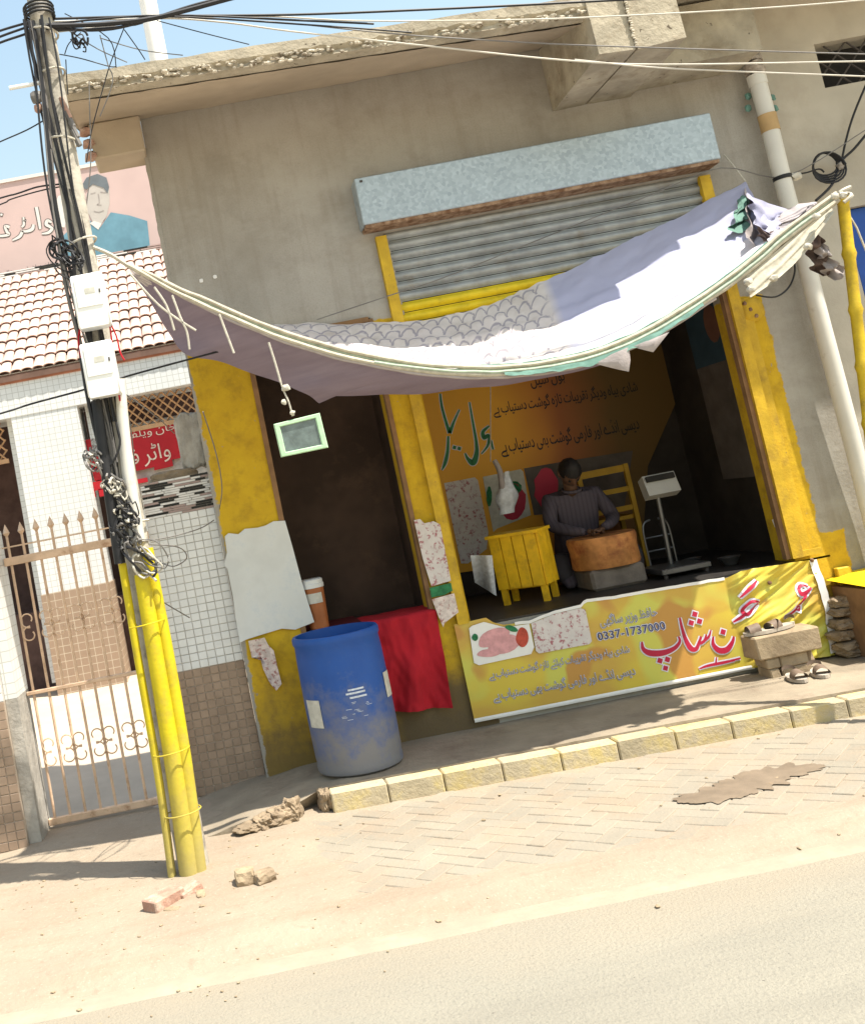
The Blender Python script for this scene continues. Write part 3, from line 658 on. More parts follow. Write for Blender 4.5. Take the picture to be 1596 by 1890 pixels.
for (xa, xb) in ((LX(52, 900).x, LX(175, 900).x), (-4.7, -3.9)):
    c = MB(); c.box(xa, xb, LY-.312, LY+.3, wz, zt_b); col_ = c.build('column_upper', m_wt2, lb)
    c = MB(); c.box(xa-.012, xb+.012, LY-.325, LY+.31, fz-.1, wz); c.build('column_lower', m_bt2, lb)
    c = MB(); c.box(xa-.09, xa-.001, LY-.12, LY+.3, wz-1., zt_b); c.build('column_flank', m_wt2, lb)
c = MB(); xr = LX(185, 900).x; c.box(xr+.002, xr+.16, LY-.1, LY+.3, LX(120, 850).z, zt_b); c.build('column_bracket', m_wt2, lb)
MB().box(-6, .6, LY+1.2, LY+1.3, 0, zt_b+.3).build('back_wall', m_maroon, lb)
MB().box(-6, -1.0, LY+.3, LY+1.2, fz-.1, fz+.9).build('low_brick_wall', m_maroon, lb)
bb = MB(); bb.box(-1.02, .6, LY-.06, LY+.1, LX(300, 905).z, LX(280, 780).z+.02); bb.build('side_wall', m_cement, lb)
MB().box(-1.02, .6, LY+.1, LY+.2, fz-.1, LX(300, 905).z).build('side_wall_lower', m_wt2, lb)
# open lattice screens under the beam
for (xa, xb, za, zb_) in ((-1.12, .45, LX(250, 790).z, zt_b), (-2.9, LX(36, 850).x-.1, LX(5, 850).z, zt_b)):
    cell = .105; hh = zb_-za
    for sg in (1, -1):
        k = 0; x = xa-hh
        while x < xb:
            P0 = Vector((x, LY-.09+.012*sg, za if sg > 0 else zb_)); P1 = Vector((x+hh*.9, LY-.09+.012*sg, zb_ if sg > 0 else za))
            d = P1-P0
            t0 = max(0, (xa-P0.x)/d.x); t1 = min(1, (xb-P0.x)/d.x)
            if t1-t0 > .05: MB().tube([P0+d*t0, P0+d*t1], .010, 4).build('lattice_bar', m_lattice, lb)
            x += cell
    MB().box(xa, xb, LY-.11, LY-.07, za-.05, za).build('lattice_rail', m_lattice, lb)
# clay roof: every tile a piece
YE = LY-.365; ZE = ze-.0; SL = .62
d_ = FW + RT*((140-CX)/F_PX) - UP*((492-CY)/F_PX)
t_ = (ZE-EYE.z-SL*(YE-EYE.y))/(d_.z-SL*d_.y); TOP = EYE+d_*t_
rlen = math.hypot(TOP.y-YE, TOP.z-ZE); th = math.atan(SL)
bed = MB(); bed.add([(-6, YE, ZE-.02), (.7, YE, ZE-.02), (.7, TOP.y, TOP.z-.02), (-6, TOP.y, TOP.z-.02), (-6, YE, ZE-.08), (.7, YE, ZE-.08), (.7, TOP.y, TOP.z-.4), (-6, TOP.y, TOP.z-.4)], [(0, 1, 2, 3), (4, 5, 6, 7), (0, 4, 5, 1), (1, 5, 6, 2), (2, 6, 7, 3), (3, 7, 4, 0)])
roof = bed.build('roof', m_roofbed, lb)
tw = .128; rows = 11; rl = rlen/rows
tm = MB()
for (yy, rr, zz) in ((-.01, tw*.53, .024), (rl*1.12, tw*.44, .0)):
    for k in range(9):
        g = math.pi*k/8; tm.v.append(Vector((rr*math.cos(g), yy, rr*.46*math.sin(g)+zz)))
    for k in range(9):
        g = math.pi*(8-k)/8; tm.v.append(Vector(((rr-.012)*math.cos(g), yy, (rr-.012)*.46*math.sin(g)+zz-.004)))
for k in range(18): k2 = (k+1) % 18; tm.f.append((k, k2, 18+k2, 18+k))
tm.f += [tuple(range(18)), tuple(reversed(range(18, 36)))]
tile_me = tm.mesh('roof_tile', m_roof, smooth=True)
cand = []
for r in range(rows):
    for c in range(46): cand.append((r, c))
xr0 = .55
cells = [(r, c) for (r, c) in cand if xr0-c*tw > -5.2][:]
cells = [q for q in cells]
rest = MB(); cnt = 0
for (r, c) in cells:
    x = xr0-c*tw+rng.uniform(-.004, .004); y = YE+r*rl*math.cos(th); z = ZE+r*rl*math.sin(th)
    if -2.1 < x < .3 and cnt < 300:
        place('roof_tile', tile_me, roof, (x, y, z), (th+rng.uniform(-.01, .01), 0, rng.uniform(-.015, .015))); cnt += 1
    else:
        R_ = Matrix.Rotation(th, 3, 'X'); rest.add([Vector((x, y, z))+R_ @ v for v in tm.v], tm.f)
if rest.v: rest.build('roof_tile_rest', m_roof, roof, smooth=True, kind='stuff')
MB().box(-6, .7, YE+.03, YE+.08, ZE-.10, ZE-.02).build('fascia', m_trim, lb)
# wall cladding strip and parapet above the roof
zt2 = at(140, 482, Y=TOP.y+.1).z
pp = MB(); pp.box(-6, .7, TOP.y+.02, TOP.y+.2, TOP.z-.6, zt2); pp.build('parapet', m_cement, lb)
for r in range(3):
    x = -3.2+r*.11
    while x < .5:
        L = rng.uniform(.14, .4); MB().box(x, x+L-.012, TOP.y+.0, TOP.y+.02, zt2-.018-r*.03, zt2-r*.03).build('cladding_strip', m_strips[rng.choice((0, 0, 2, 1))], lb); x += L
# red sign board between column and shop
sY = LY-.10
rs = thing('red_signboard', (-.5, sY, 2.5), 'red painted signboard with pale lettering under the lattice of the tiled hall', 'sign')
A = at(160, 815, Y=sY); B_ = at(334, 778, Y=sY); Cc = at(330, 862, Y=sY); D_ = at(172, 885, Y=sY)
rp = [at(x, y, Y=sY) for x, y in ((158, 812), (320, 779), (334, 845), (318, 848), (320, 860), (285, 868), (285, 862), (240, 872), (175, 888))]
MB().prism(rp, (0, .03, 0)).build('board', m_redsign, rs)
text(urdu('واٹر فلٹر'), rs, m_signtxt, at(205, 868, Y=sY), at(316, 841, Y=sY), .17, sY-.006)
text(urdu('خان ویلفیئر'), rs, m_signtxt, at(215, 815, Y=sY), at(326, 792, Y=sY), .085, sY-.006)
for i, (x, y, w_, h_) in enumerate(((172, 890, 26, 16), (165, 905, 10, 14), (182, 903, 16, 14), (252, 885, 20, 8))):
    a = at(x, y, Y=sY-.01); MB().box(a.x, a.x+w_*.0063, sY-.02, sY+.03, a.z-h_*.0063, a.z).build('lower_board', m_redsign, rs)
# billboard on the roof
bY = TOP.y+.55
bi = thing('roof_billboard', (-1.2, bY, TOP.z), 'pale pink billboard with outlined lettering and a portrait above the clay roof', 'billboard')
zb0 = at(140, 490, Y=bY).z-.1; zb1 = at(125, 314, Y=bY).z
MB().box(-3.6, .55, bY, bY+.06, zb0, zb1).build('panel', m_bill, bi)
MB().box(-3.62, .57, bY-.02, bY-.003, zb1-.02, zb1+.03).build('panel_edge', m_billw, bi)
for x in (-3.2, -1.6, -.1): MB().box(x, x+.06, bY+.061, bY+.12, TOP.z-.4, zb1-.1).build('post', m_rust, bi)
def on(pts, Y): return [at(x, y, Y=Y) for x, y in pts]
MB().prism(on([(160, 360), (170, 338), (188, 332), (202, 345), (203, 375), (197, 400), (186, 414), (172, 410), (162, 390)], bY-.004), (0, -.003, 0)).build('portrait_face', m_billf, bi)
MB().prism(on([(150, 345), (160, 328), (180, 321), (197, 328), (202, 345), (199, 357), (192, 347), (172, 340), (160, 350)], bY-.009), (0, -.003, 0)).build('portrait_hair', m_billh, bi)
MB().prism(on([(108, 470), (112, 440), (135, 418), (165, 405), (182, 425), (205, 392), (240, 398), (272, 408), (278, 462), (200, 480)], bY-.009), (0, -.003, 0)).build('portrait_shirt', m_billt, bi)
MB().prism(on([(166, 412), (182, 424), (196, 398), (188, 412), (174, 408)], bY-.013), (0, -.003, 0)).build('portrait_collar', m_billw, bi)
MB().prism(on([(100, 385), (108, 362), (124, 356), (126, 385), (120, 420), (104, 418)], bY-.009), (0, -.003, 0)).build('white_emblem', m_billw, bi)
for P in ([(168, 358), (177, 356)], [(186, 355), (196, 356)], [(182, 358), (184, 374), (180, 378), (188, 379)], [(174, 390), (183, 392), (192, 389)]):
    pts_ = [at(x, y, Y=bY) for x, y in P]; MB().ribbon([(q.x, q.z, .018) for q in pts_], bY-.009, 5).build('portrait_feature', m_billshade, bi)
z1 = zm(0, 0, 2.956)
def strokes(parent, list_, z, Y, k, wscale, mat, halo=None, hw=0., name='lettering', wr=None, gap=.003):
    """pen strokes read off an enlargement; list entries: [(x, y, w)...] or ('d', x, y, r)"""
    a, hb = MB(), MB()
    for st in list_:
        if st[0] == 'd':
            p = at(*z(st[1], st[2]), Y=Y); a.dot(p.x, p.z, st[3]*wscale, Y-gap, 0, wr); hb.dot(p.x, p.z, st[3]*wscale, Y-gap*.5, hw*1.3, wr)
        else:
            P = []
            for (x, y, w_) in st: p = at(*z(x, y), Y=Y); P.append((p.x, p.z, w_*wscale))
            a.ribbon(P, Y-gap, 6, 0, wr); hb.ribbon(P, Y-gap*.5, 6, hw, wr)
    if halo: hb.build('lettering_outline', halo, parent)
    return a.build(name, mat, parent)
ws = 14.3/1900/2.956
WF = [[(285, 1215, 10), (262, 1205, 20), (255, 1225, 20), (275, 1238, 16), (285, 1250, 18), (265, 1270, 16), (230, 1276, 8)], [(200, 1130, 18), (212, 1190, 18), (222, 1250, 14)],
      [(185, 1225, 14), (178, 1250, 20), (150, 1262, 16), (120, 1262, 10)], [(130, 1185, 10), (132, 1225, 14), (120, 1240, 10)], [(125, 1260, 16), (110, 1290, 18), (70, 1312, 8)],
      [(55, 1240, 18), (30, 1235, 14), (40, 1265, 16), (50, 1280, 16), (10, 1288, 14), (-40, 1285, 14)], ('d', 10, 1172, 9), ('d', 135, 1205, 8)]
strokes(bi, WF, z1, bY, 1, ws, m_billw, m_billd, .014, gap=.006)
text(urdu('خان ویلفیئر ہسپتال'), bi, m_billd, at(8, 506, Y=bY), at(100, 488, Y=bY), .05, bY-.005)
text(urdu('خان ویلفیئر ہسپتال'), bi, m_billd, at(-90, 524, Y=bY), at(2, 505, Y=bY), .05, bY-.005)

# courtyard floor
cf = MB(); cf.grid(lambda u, v: (-7+7.02*u, .3+(LY+1-.3)*v, .0+(fz-.0)*min(1, v*1.2)), 4, 8); cf.build('courtyard', m_court, kind='structure')
cs = MB(); cs.grid(lambda u, v: (-1.45+1.02*u, -.42+.74*v, .012+.012*nz(u*4, v*4)-.02*(1-v)), 16, 12); cs.build('gate_threshold', m_court, kind='structure', smooth=2)
# boundary walls with real tiles
def tiled(thing_, x0, x1, yf, zsplit, z0, z1, ts, wall_depth):
    MB().box(x0, x1, yf, yf+wall_depth, z0, zsplit).build('wall_core', m_bgrout, thing_); MB().box(x0, x1, yf, yf+wall_depth, zsplit, z1).build('wall_core', m_grout, thing_)
    g = .005
    for (mt, za, zb_, nm, ss) in ((m_btile, z0, zsplit, 'brown_tile', ts*1.06), (m_wtile, zsplit, z1, 'white_tile', ts)):
        nc = max(1, int((x1-x0)/ss)); nr = max(1, round((zb_-za)/ss)); sx, sz = (x1-x0)/nc, (zb_-za)/nr
        t = MB(); t.bbox(g/2, sx-g/2, -.006, .003, g/2, sz-g/2, .002); me = t.mesh(nm, mt); n_ = 0; rest = MB()
        for r in range(nr):
            for c in range(nc):
                if n_ < 300: place(nm, me, thing_, (x0+c*sx, yf+rng.uniform(-.0015, .001), za+r*sz)); n_ += 1
                else: rest.add([v+Vector((x0+c*sx, yf, za+r*sz)) for v in t.v], t.f)
        if rest.v: rest.build(nm+'_rest', mt, thing_, kind='stuff')
bw = thing('tiled_boundary_wall', (-.2, .1, 0), 'boundary wall with white and brown square tiles between the pole and the shop', 'wall')
tiled(bw, -.445, .028, .1, .835, -.05, 1.885, .0535, .14)
zm0, zm1 = 1.885, 2.13; r = 0; z = zm0
MB().box(-.445, .028, .105, .24, zm0, zm1).build('cladding_core', m_grout, bw)
while z < zm1-.012:
    x = -.445-rng.random()*.15; h_ = .0155
    while x < .028:
        L = rng.choice((.07, .11, .16)); xa, xb = max(x, -.445), min(x+L-.004, .028)
        if xb-xa > .02: MB().box(xa, xb, .094-rng.random()*.006, .105, z, z+h_-.003).build('cladding_strip', m_strips[rng.choice((0, 0, 0, 1, 2))], bw)
        x += L
    z += h_
q = rock(at(352, 815, Y=.25), (.21, .16, .44), 3, 0, 3, .16, .97); q.build('cement_lump', m_cement, bw)
rock(at(320, 880, Y=.2)+Vector((0, 0, .0)), (.36, .14, .10), 8, 0, 2, .25, .7).build('mortar_bed', m_rock, bw)
gp = thing('gate_pillar', (-1.7, .0, 0), 'tiled gate pillar at the far left, white above and brown below', 'pillar')
tiled(gp, -2.3, -1.52, -.30, .92, -.05, 2.0, .0535, .4)
MB().box(-1.518, -1.44, -.26, .12, -.05, .92).build('pillar_flank', m_cement, gp); MB().box(-1.518, -1.44, -.26, .12, .922, 2.0).build('pillar_flank_upper', m_wt2, gp)
MB().box(-7, -2.302, -.24, .0, -.05, .92).build('wall_extension', m_bt2, gp); MB().box(-7, -2.302, -.24, .0, .921, 1.6).build('wall_extension', m_wt2, gp)
# gate
gt = thing('iron_gate', (-.95, .0, 0), 'cream painted iron gate with spear points and scroll work between the tiled walls', 'gate')
gx0, gx1, gy_ = -1.435, -.445, .03
for (za, zb_) in ((.03, .075), (.885, .91), (1.755, 1.81)): MB().bbox(gx0, gx1, gy_-.018, gy_+.018, za, zb_, .004).build('rail', m_gate, gt)
MB().box(gx0, gx1, gy_-.006, gy_+.006, 1.875, 1.885).build('rail', m_gate, gt)
spm = MB(); spm.lathe([(.001, .0), (.012, .012), (.024, .03), (.015, .055), (.001, .09)], (0, 0, 0), 10); sp_me = spm.mesh('spear_point', m_gate, smooth=True)
nb = 10
for k in range(nb):
    xk = gx0+.045+(gx1-gx0-.07)*k/(nb-1)
    MB().tube([(xk, gy_, .075), (xk, gy_, 1.96)], .0095, 8).build('bar', m_gate, gt, smooth=True)
    place('spear_point', sp_me, gt, (xk, gy_, 1.945))
def scroll(cx_, cz_, r_, fx_, fz_):
    P = []
    for k in range(22):
        t = k/21; g = -math.pi*.55+t*math.pi*1.75; rr = r_*(1-.55*t)
        P.append((cx_+fx_*(r_*.0+rr*math.cos(g)), gy_-.014, cz_+fz_*(r_*.9+rr*math.sin(g))))
    return P
for zc in (1.33, .50):
    for k in range(nb-1):
        xc = gx0+.045+(gx1-gx0-.07)*(k+.5)/(nb-1); f = 1 if k % 2 else -1
        for fz_ in (1, -1): MB().tube(scroll(xc+f*.005, zc, .056, f, fz_), .0052, 6).build('scroll', m_gate, gt, smooth=True)
# white street mast behind the roof
ms = thing('white_mast', (.55, 9, 0), 'tall round white mast rising behind the roof slab', 'mast')
MB().tube([(.62, 9, 0), (.57, 9, 7), (.55, 9, 9.0)], [.2, .16, .155], 20).build('lower_tube', m_boxw, ms, smooth=True)
MB().tube([(.55, 9, 9.0), (.56, 9, 12.5)], [.15, .13], 20).build('upper_tube', m_boxw, ms, smooth=True)

# =================================================================== THINGS ON AND BEFORE THE SHOP
# ---- awning
AY = -1.25
FR = [(235, 490), (320, 537), (400, 575), (500, 617), (600, 650), (700, 673), (800, 688), (900, 692), (1000, 684), (1100, 662), (1200, 620), (1300, 558), (1380, 500), (1450, 440), (1545, 370)]
BK = [(320, 575), (430, 598), (545, 598), (680, 596), (800, 588), (900, 562), (1000, 520), (1140, 455), (1260, 395), (1375, 335)]
front = crom([at(x, y, Y=AY+.0*x) for x, y in FR], 6); back = crom([at(x, y, Y=-.10-.0*x) for x, y in BK], 6)
def pick(L, t):
    f = max(0, min(1, t))*(len(L)-1); i = min(int(f), len(L)-2); return L[i].lerp(L[i+1], f-i)
aw = thing('cloth_awning', (1.8, -.7, 2.2), 'sagging patched white cloth awning tied between the pole and a yellow bamboo', 'awning')
def cl(u, v):
    a = pick(front, u*.93); b = pick(back, u); p = a.lerp(b, v)
    p.z -= .13*math.sin(math.pi*v)*(.5+.5*math.sin(math.pi*u))
    fold = .012*math.sin((v*9+u*2.5)*6.28)*math.sin(math.pi*v)*(1 if u < .6 else .4)+.03*nz(u*6, v*3, 1)*math.sin(math.pi*v)+.014*nz(u*22, v*8, 2)+.010*math.sin(u*46+v*9+3*nz(u*5, v*2))*v*(1-v)*3+.006*nz(u*60, v*20, 4)
    p.z += fold; p.y -= fold*.6
    if v > .97: p.z += .010*nz(u*60, 3)
    return p
MB().grid(cl, 260, 80, uv=True).build('canvas', m_cloth, aw, smooth=2)
VT = [(240, 497), (275, 555), (310, 610), (345, 655), (420, 672), (500, 700), (560, 726), (590, 742), (598, 733), (700, 729), (800, 724), (900, 714), (1000, 699), (1110, 674)]
vlow = crom([at(x, y, Y=AY+.30) for x, y in VT], 5)
def vl(u, v):
    b = pick(vlow, u); a = pick(front, (.02+.66*u)); p = a.lerp(b, v); h = (a-b).length
    f = .03*math.sin(u*34+2*v)*v*min(1, h*3)+.02*nz(u*14, v*3, 5)*min(1, h*4); p.y += f; p.z -= .004*math.sin(u*60)*v; return p
MB().grid(vl, 120, 14, uv=True).build('hanging_cloth', m_mauve, aw, smooth=2)
for k, (dz, dy, r_, mt, t0, t1) in enumerate(((.0, -.012, .013, m_cream, .0, 1.), (.026, .004, .010, m_greenl, .0, .99), (.044, -.006, .012, m_cream, 0.02, 1.), (.014, -.02, .009, m_greenl, .35, .96), (-.016, -.006, .010, m_raglight, .08, .8), (.058, .01, .006, m_green, .45, .9))):
    P = [pick(front, t0+(t1-t0)*i/60)+Vector((0, dy, dz*(1 if i > 6 else .4+.1*i)+.006*nz(i*.35, k*9))) for i in range(61)]
    rr = [r_*(1+.25*nz(i*.5, k)) for i in range(61)]
    MB().tube(P, rr, 8).build('rod', mt, aw, smooth=True)
# green hem flapping at the right half
def hem(u, v):
    a = pick(front, .52+.26*u); p = a+Vector((0, -.025-.012*v, .012-.035*v*(.6+.4*math.sin(3.1*u)))); p.z += .01*nz(u*20, v*2)-.035*max(0, nz(u*8, 3))*v; return p
MB().grid(hem, 60, 4).build('green_hem', m_green, aw, smooth=2)
for P in ([(1095, 668), (1160, 640), (1163, 664), (1160, 686), (1140, 682), (1100, 672)], [(1165, 640), (1215, 618), (1235, 612), (1205, 650), (1196, 648)]):
    q = MB(); base = [at(x, y, Y=AY-.03) for x, y in P]; c = sum(base, Vector())/len(base); q.v = base+[c+Vector((0, -.03, 0))]; nn = len(base)
    q.f = [(i, (i+1) % nn, nn) for i in range(nn)]; q.build('torn_flap', m_raglight, aw, smooth=2)
# rolled cream cloth with knots at the right end
RL = [(1385, 545), (1420, 520), (1470, 470), (1510, 420), (1548, 368)]
for (x, y) in ((1427, 513), (1490, 455), (1385, 535), (1505, 400), (1540, 362), (1555, 360), (1380, 520)):
    rock(at(x, y, Y=AY-.07), (.05, .04, .04), x, .3, 1, .4, .2).build('knot', m_rope, aw, smooth=True)
# hanging ties
for P in ([(318, 545), (333, 585), (345, 612), (350, 645)], [(405, 580), (418, 615), (432, 652)], [(496, 632), (508, 670), (518, 705)], [(240, 505), (290, 560), (330, 590), (362, 610)], [(285, 530), (308, 565), (322, 610)]):
    MB().tube([at(x, y, Y=AY-.03) for x, y in P], .0065, 6, sm=4).build('tie', m_rope, aw, smooth=True)
MB().tube([at(235, 490, Y=AY), at(205, 470, Y=-1.3), at(170, 455, Y=-1.35)], .012, 6, sm=3).build('tie', m_rope, aw, smooth=True)
MB().tube([at(1375, 335, Y=-.1), at(1352, 305, Y=-.06), at(1335, 285, Y=-.03)], .006, 6).build('tie', m_rope, aw, smooth=True)
MB().tube([at(1551, 372, Y=AY), at(1580, 420, Y=AY), at(1600, 470, Y=AY)], .006, 6).build('tie', m_rope, aw, smooth=True)
# rags knotted at the right corner
def rag(P, mat, Y0, Y1, n=8, name='rag', sag=.05, fold=1.):
    a = [at(x, y, Y=Y0) for x, y in P[0]]; b = [at(x, y, Y=Y1) for x, y in P[1]]
    A_, B_2 = crom(a, 4), crom(b, 4)
    def fn(u, v):
        p = pick(A_, u).lerp(pick(B_2, u), v); p.z -= sag*math.sin(math.pi*v)*math.sin(math.pi*u); f = fold*(.03*math.sin(v*15+4*u+2*nz(u*3, v*3))+.035*nz(u*5, v*5, Y0*9)); p.y += f; p.z += f*.4; return p
    return MB().grid(fn, 22, 22, uv=True).build(name, mat, aw, smooth=2)
rag(([(1376, 345), (1405, 372), (1462, 388)], [(1380, 440), (1418, 470), (1470, 440)]), m_raglight, -.2, -1.0)
rag(([(1380, 355), (1412, 372), (1458, 388)], [(1394, 415), (1420, 432), (1456, 415)]), m_lilac, -.42, -.95)
rag(([(1440, 400), (1470, 380), (1500, 372)], [(1436, 440), (1468, 425), (1500, 400)]), m_rag, -.9, -1.15, sag=.03)
rag(([(1396, 412), (1422, 430), (1456, 412)], [(1402, 436), (1428, 450), (1456, 438)]), m_ragdark, -.96, -1.05)
rag(([(1366, 372), (1374, 360), (1379, 370)], [(1346, 425), (1360, 430), (1378, 422)]), m_green, -.34, -.62, sag=.01)
rag(([(1482, 445), (1500, 425), (1512, 440)], [(1500, 500), (1518, 510), (1528, 492)]), m_ragdark, -1.2, -1.1, sag=.02)
rag(([(1506, 460), (1515, 440), (1522, 470)], [(1520, 505), (1540, 518), (1556, 495)]), m_raglight, -1.2, -1.15, sag=.02)
rag(([(1378, 508), (1450, 448), (1532, 380)], [(1384, 550), (1462, 490), (1538, 392)]), m_cream, AY-.01, AY-.05, sag=.0, name='rolled_cloth', fold=.14)
# ---- yellow bamboo prop
bmb = thing('bamboo_pole', (3.8, AY, 0), 'yellow painted bamboo pole propping the right end of the awning', 'pole')
a, b = at(1554, 366, Y=AY), at(1592, 690, Y=AY); d = (b-a)/(b.z-a.z); foot = a+d*(0-a.z)
P, rr = [], []
for k in range(10):
    p = a.lerp(foot, k/9.)
    for (dt, f) in ((-.012, 1.), (0, 1.28), (.012, 1.)):
        t = k/9.+dt
        if 0 <= t <= 1: P.append(a.lerp(foot, t)); rr.append(.031*f)
MB().tube(P, rr, 14).build('culm', m_bamboo, bmb, smooth=True)
MB().tube([a+Vector((-.02, -.03, -.03)), a+Vector((.03, -.036, 0)), a+Vector((.03, .03, .03)), a+Vector((-.03, .03, .0)), a+Vector((-.03, -.035, .03)), a+Vector((.04, -.03, .05))], .012, 6, sm=4).build('lashing', m_rope, bmb, smooth=True)

# ---- small framed board on a string
fb = thing('hanging_framed_board', at(552, 802, Y=AY-.04), 'small green framed board hanging on a knotted string from the awning', 'board')
pts = [(505, 783), (590, 762), (606, 826), (519, 844)]; c4 = [at(x, y, Y=AY-.04) for x, y in pts]; ctr = sum(c4, Vector())/4
def inset(f): return [ctr+(p-ctr)*f for p in c4]
q = MB(); o_, i_ = inset(1), inset(.76); ob, ib = [p+Vector((0, .018, 0)) for p in o_], [p+Vector((0, .018, 0)) for p in i_]; of = [p+Vector((0, -.006, 0)) for p in inset(.96)]; if_ = [p+Vector((0, -.006, 0)) for p in inset(.8)]
q.v = o_+i_+ob+ib+of+if_
for k in range(4):
    j = (k+1) % 4; q.f += [(k, j, 16+j, 16+k), (16+k, 16+j, 20+j, 20+k), (20+k, 20+j, 4+j, 4+k), (4+k, 4+j, 12+j, 12+k), (k, 8+k, 8+j, j), (8+k, 12+k, 12+j, 8+j)]
q.build('frame', m_frameg, fb)
MB().prism([p+Vector((0, .004, 0)) for p in inset(.79)], (0, .01, 0)).build('pane', m_pane, fb)
MB().tube([at(518, 705, Y=AY-.04), at(524, 722, Y=AY-.04), at(533, 742, Y=AY-.04), at(540, 768, Y=AY-.036)], .005, 6, sm=3).build('string', m_rope, fb, smooth=True)
for (x, y, s_) in ((528, 716, .045), (524, 742, .032), (540, 762, .03)): rock(at(x, y, Y=AY-.045), (s_, s_*.7, s_), x, .3, 1, .5, .1).build('knot', m_rope, fb, smooth=True)

# ---- front banner
BY = -.035
def wr(x, z):
    c = max(0, min(1, (x-3.3)/.08)); f = .003*nz(x*3, z*5, 1)
    f += c*(-.03+.045*nz(x*4-z*5, z*2+x, 4)+.022*nz((x-z*1.6)*11, (z+x)*3, 6)+.012*nz((x-z*2.2)*24, (z+x)*5, 8))
    return f
m_ban = NT('banner_print')
_n = m_ban.noise(1.5, 2, .4, scl=(1, 1, 2.2)); _n2 = m_ban.noise(2.2, 2, .4, scl=(1.4, 1, 1.2))
_c = m_ban.mix(m_ban.ramp(_n, .42, .58), (.60, .46, .055), (.53, .34, .06)); _c = m_ban.mix(m_ban.ramp(_n2, .52, .62), _c, (.54, .52, .09)); _c = m_ban.mix(m_ban.ramp(m_ban.noise(2.9, 2, .4), .58, .63), _c, (.48, .25, .055))
m_ban = m_ban.done(_c, .42, .06, 18, .4)
bn = thing('shop_banner', (2.7, BY, .15), 'yellow printed shop banner with red Urdu lettering and phone number along the shop front', 'banner')
zA = zm(820, 1020, 2.752); zB = zm(1200, 1000, 4.03)
top = [zA(*p) for p in ((50, 365), (130, 348), (210, 330), (250, 355), (300, 366), (430, 350), (560, 300), (690, 270), (712, 243), (860, 225), (1000, 200), (1430, 128))]+[zB(*p) for p in ((650, 215), (840, 185), (1040, 150), (1200, 132))]
bot = [zA(*p) for p in ((165, 855), (600, 770), (1000, 692), (1480, 600))]+[zB(*p) for p in ((800, 925), (1000, 900), (1300, 850), (1365, 840))]
TP = [at(x, y, Y=BY) for x, y in top]; BP = [at(x, y, Y=BY) for x, y in bot]
def lerpX(L, x):
    for i in range(len(L)-1):
        if x <= L[i+1].x or i == len(L)-2:
            t = (x-L[i].x)/(L[i+1].x-L[i].x); return L[i].z+(L[i+1].z-L[i].z)*max(0, min(1, t))
bx0, bx1 = 1.45, 3.90
def bf(u, v):
    x = bx0+(bx1-bx0)*u; zt, zb = lerpX(TP, x), lerpX(BP, x); z = zb+(zt-zb)*v; return (x, BY+wr(x, z), z)
MB().grid(bf, 300, 70).build('sheet', m_ban, bn, smooth=2)
q = MB(); q.grid(lambda u, v: (bx0+(3.35-bx0)*u, BY-.004+wr(bx0+(3.35-bx0)*u, .2)-.004*math.sin(math.pi*v), lerpX(BP, bx0+(3.35-bx0)*u)-.008+.026*v), 60, 3); q.build('lower_hem', m_white, bn, smooth=2)
q = MB(); q.grid(lambda u, v: (1.85+(3.3-1.85)*u, BY-.004+wr(1.85+1.45*u, .8), lerpX(TP, 1.85+1.45*u)-.012+.02*v+.004*nz(u*20, 1)), 60, 2); q.build('upper_hem', m_white, bn, smooth=2)
def hemr(u, v):
    P = [at(*zB(*p), Y=BY) for p in ((1200, 132), (1245, 300), (1290, 455), (1320, 560), (1350, 700), (1360, 820))]
    p = pick(P, v); return (p.x-.035+.05*u, BY-.012+wr(p.x-.04, p.z), p.z)
q = MB(); q.grid(hemr, 3, 20); q.build('right_hem', m_white, bn, smooth=2)
def rrect(pl, Y): return [at(*zA(*p), Y=Y) for p in pl]
MB().prism(rrect([(125, 385), (140, 372), (200, 352), (240, 362), (300, 378), (360, 372), (430, 362), (455, 480), (440, 515), (175, 572), (150, 560)], BY-.012), (0, .004, 0)).build('photo_panel', m_white, bn)
MB().prism(rrect([(440, 360), (560, 312), (690, 282), (715, 290), (748, 450), (735, 465), (480, 512), (465, 500)], BY-.012), (0, .004, 0)).build('photo_panel', m_meatprint, bn)
for (cx_, cy_, ax_, ay_, rot, mt, dy) in ((250, 430, 85, 42, -.45, m_pink, 0), (300, 465, 85, 48, -.35, m_pink, .001), (225, 510, 60, 20, -.1, m_pink, .0005), (395, 430, 32, 50, .1, m_tomato, .0015), (340, 385, 34, 14, .3, m_greenprint, .002), (155, 430, 16, 18, .2, m_greenprint, .002)):
    P = []
    for k in range(18):
        g = k*math.pi/9; x_, y_ = ax_*math.cos(g)*(1+.06*math.sin(3*g)), ay_*math.sin(g)*(1+.08*math.sin(2*g)); P.append(at(*zA(cx_+x_*math.cos(rot)-y_*math.sin(rot), cy_+x_*math.sin(rot)+y_*math.cos(rot)), Y=BY-.014-dy))
    MB().prism(P, (0, .0005, 0)).build('photo_print', mt, bn)
wsA = 6.97/1900/2.752
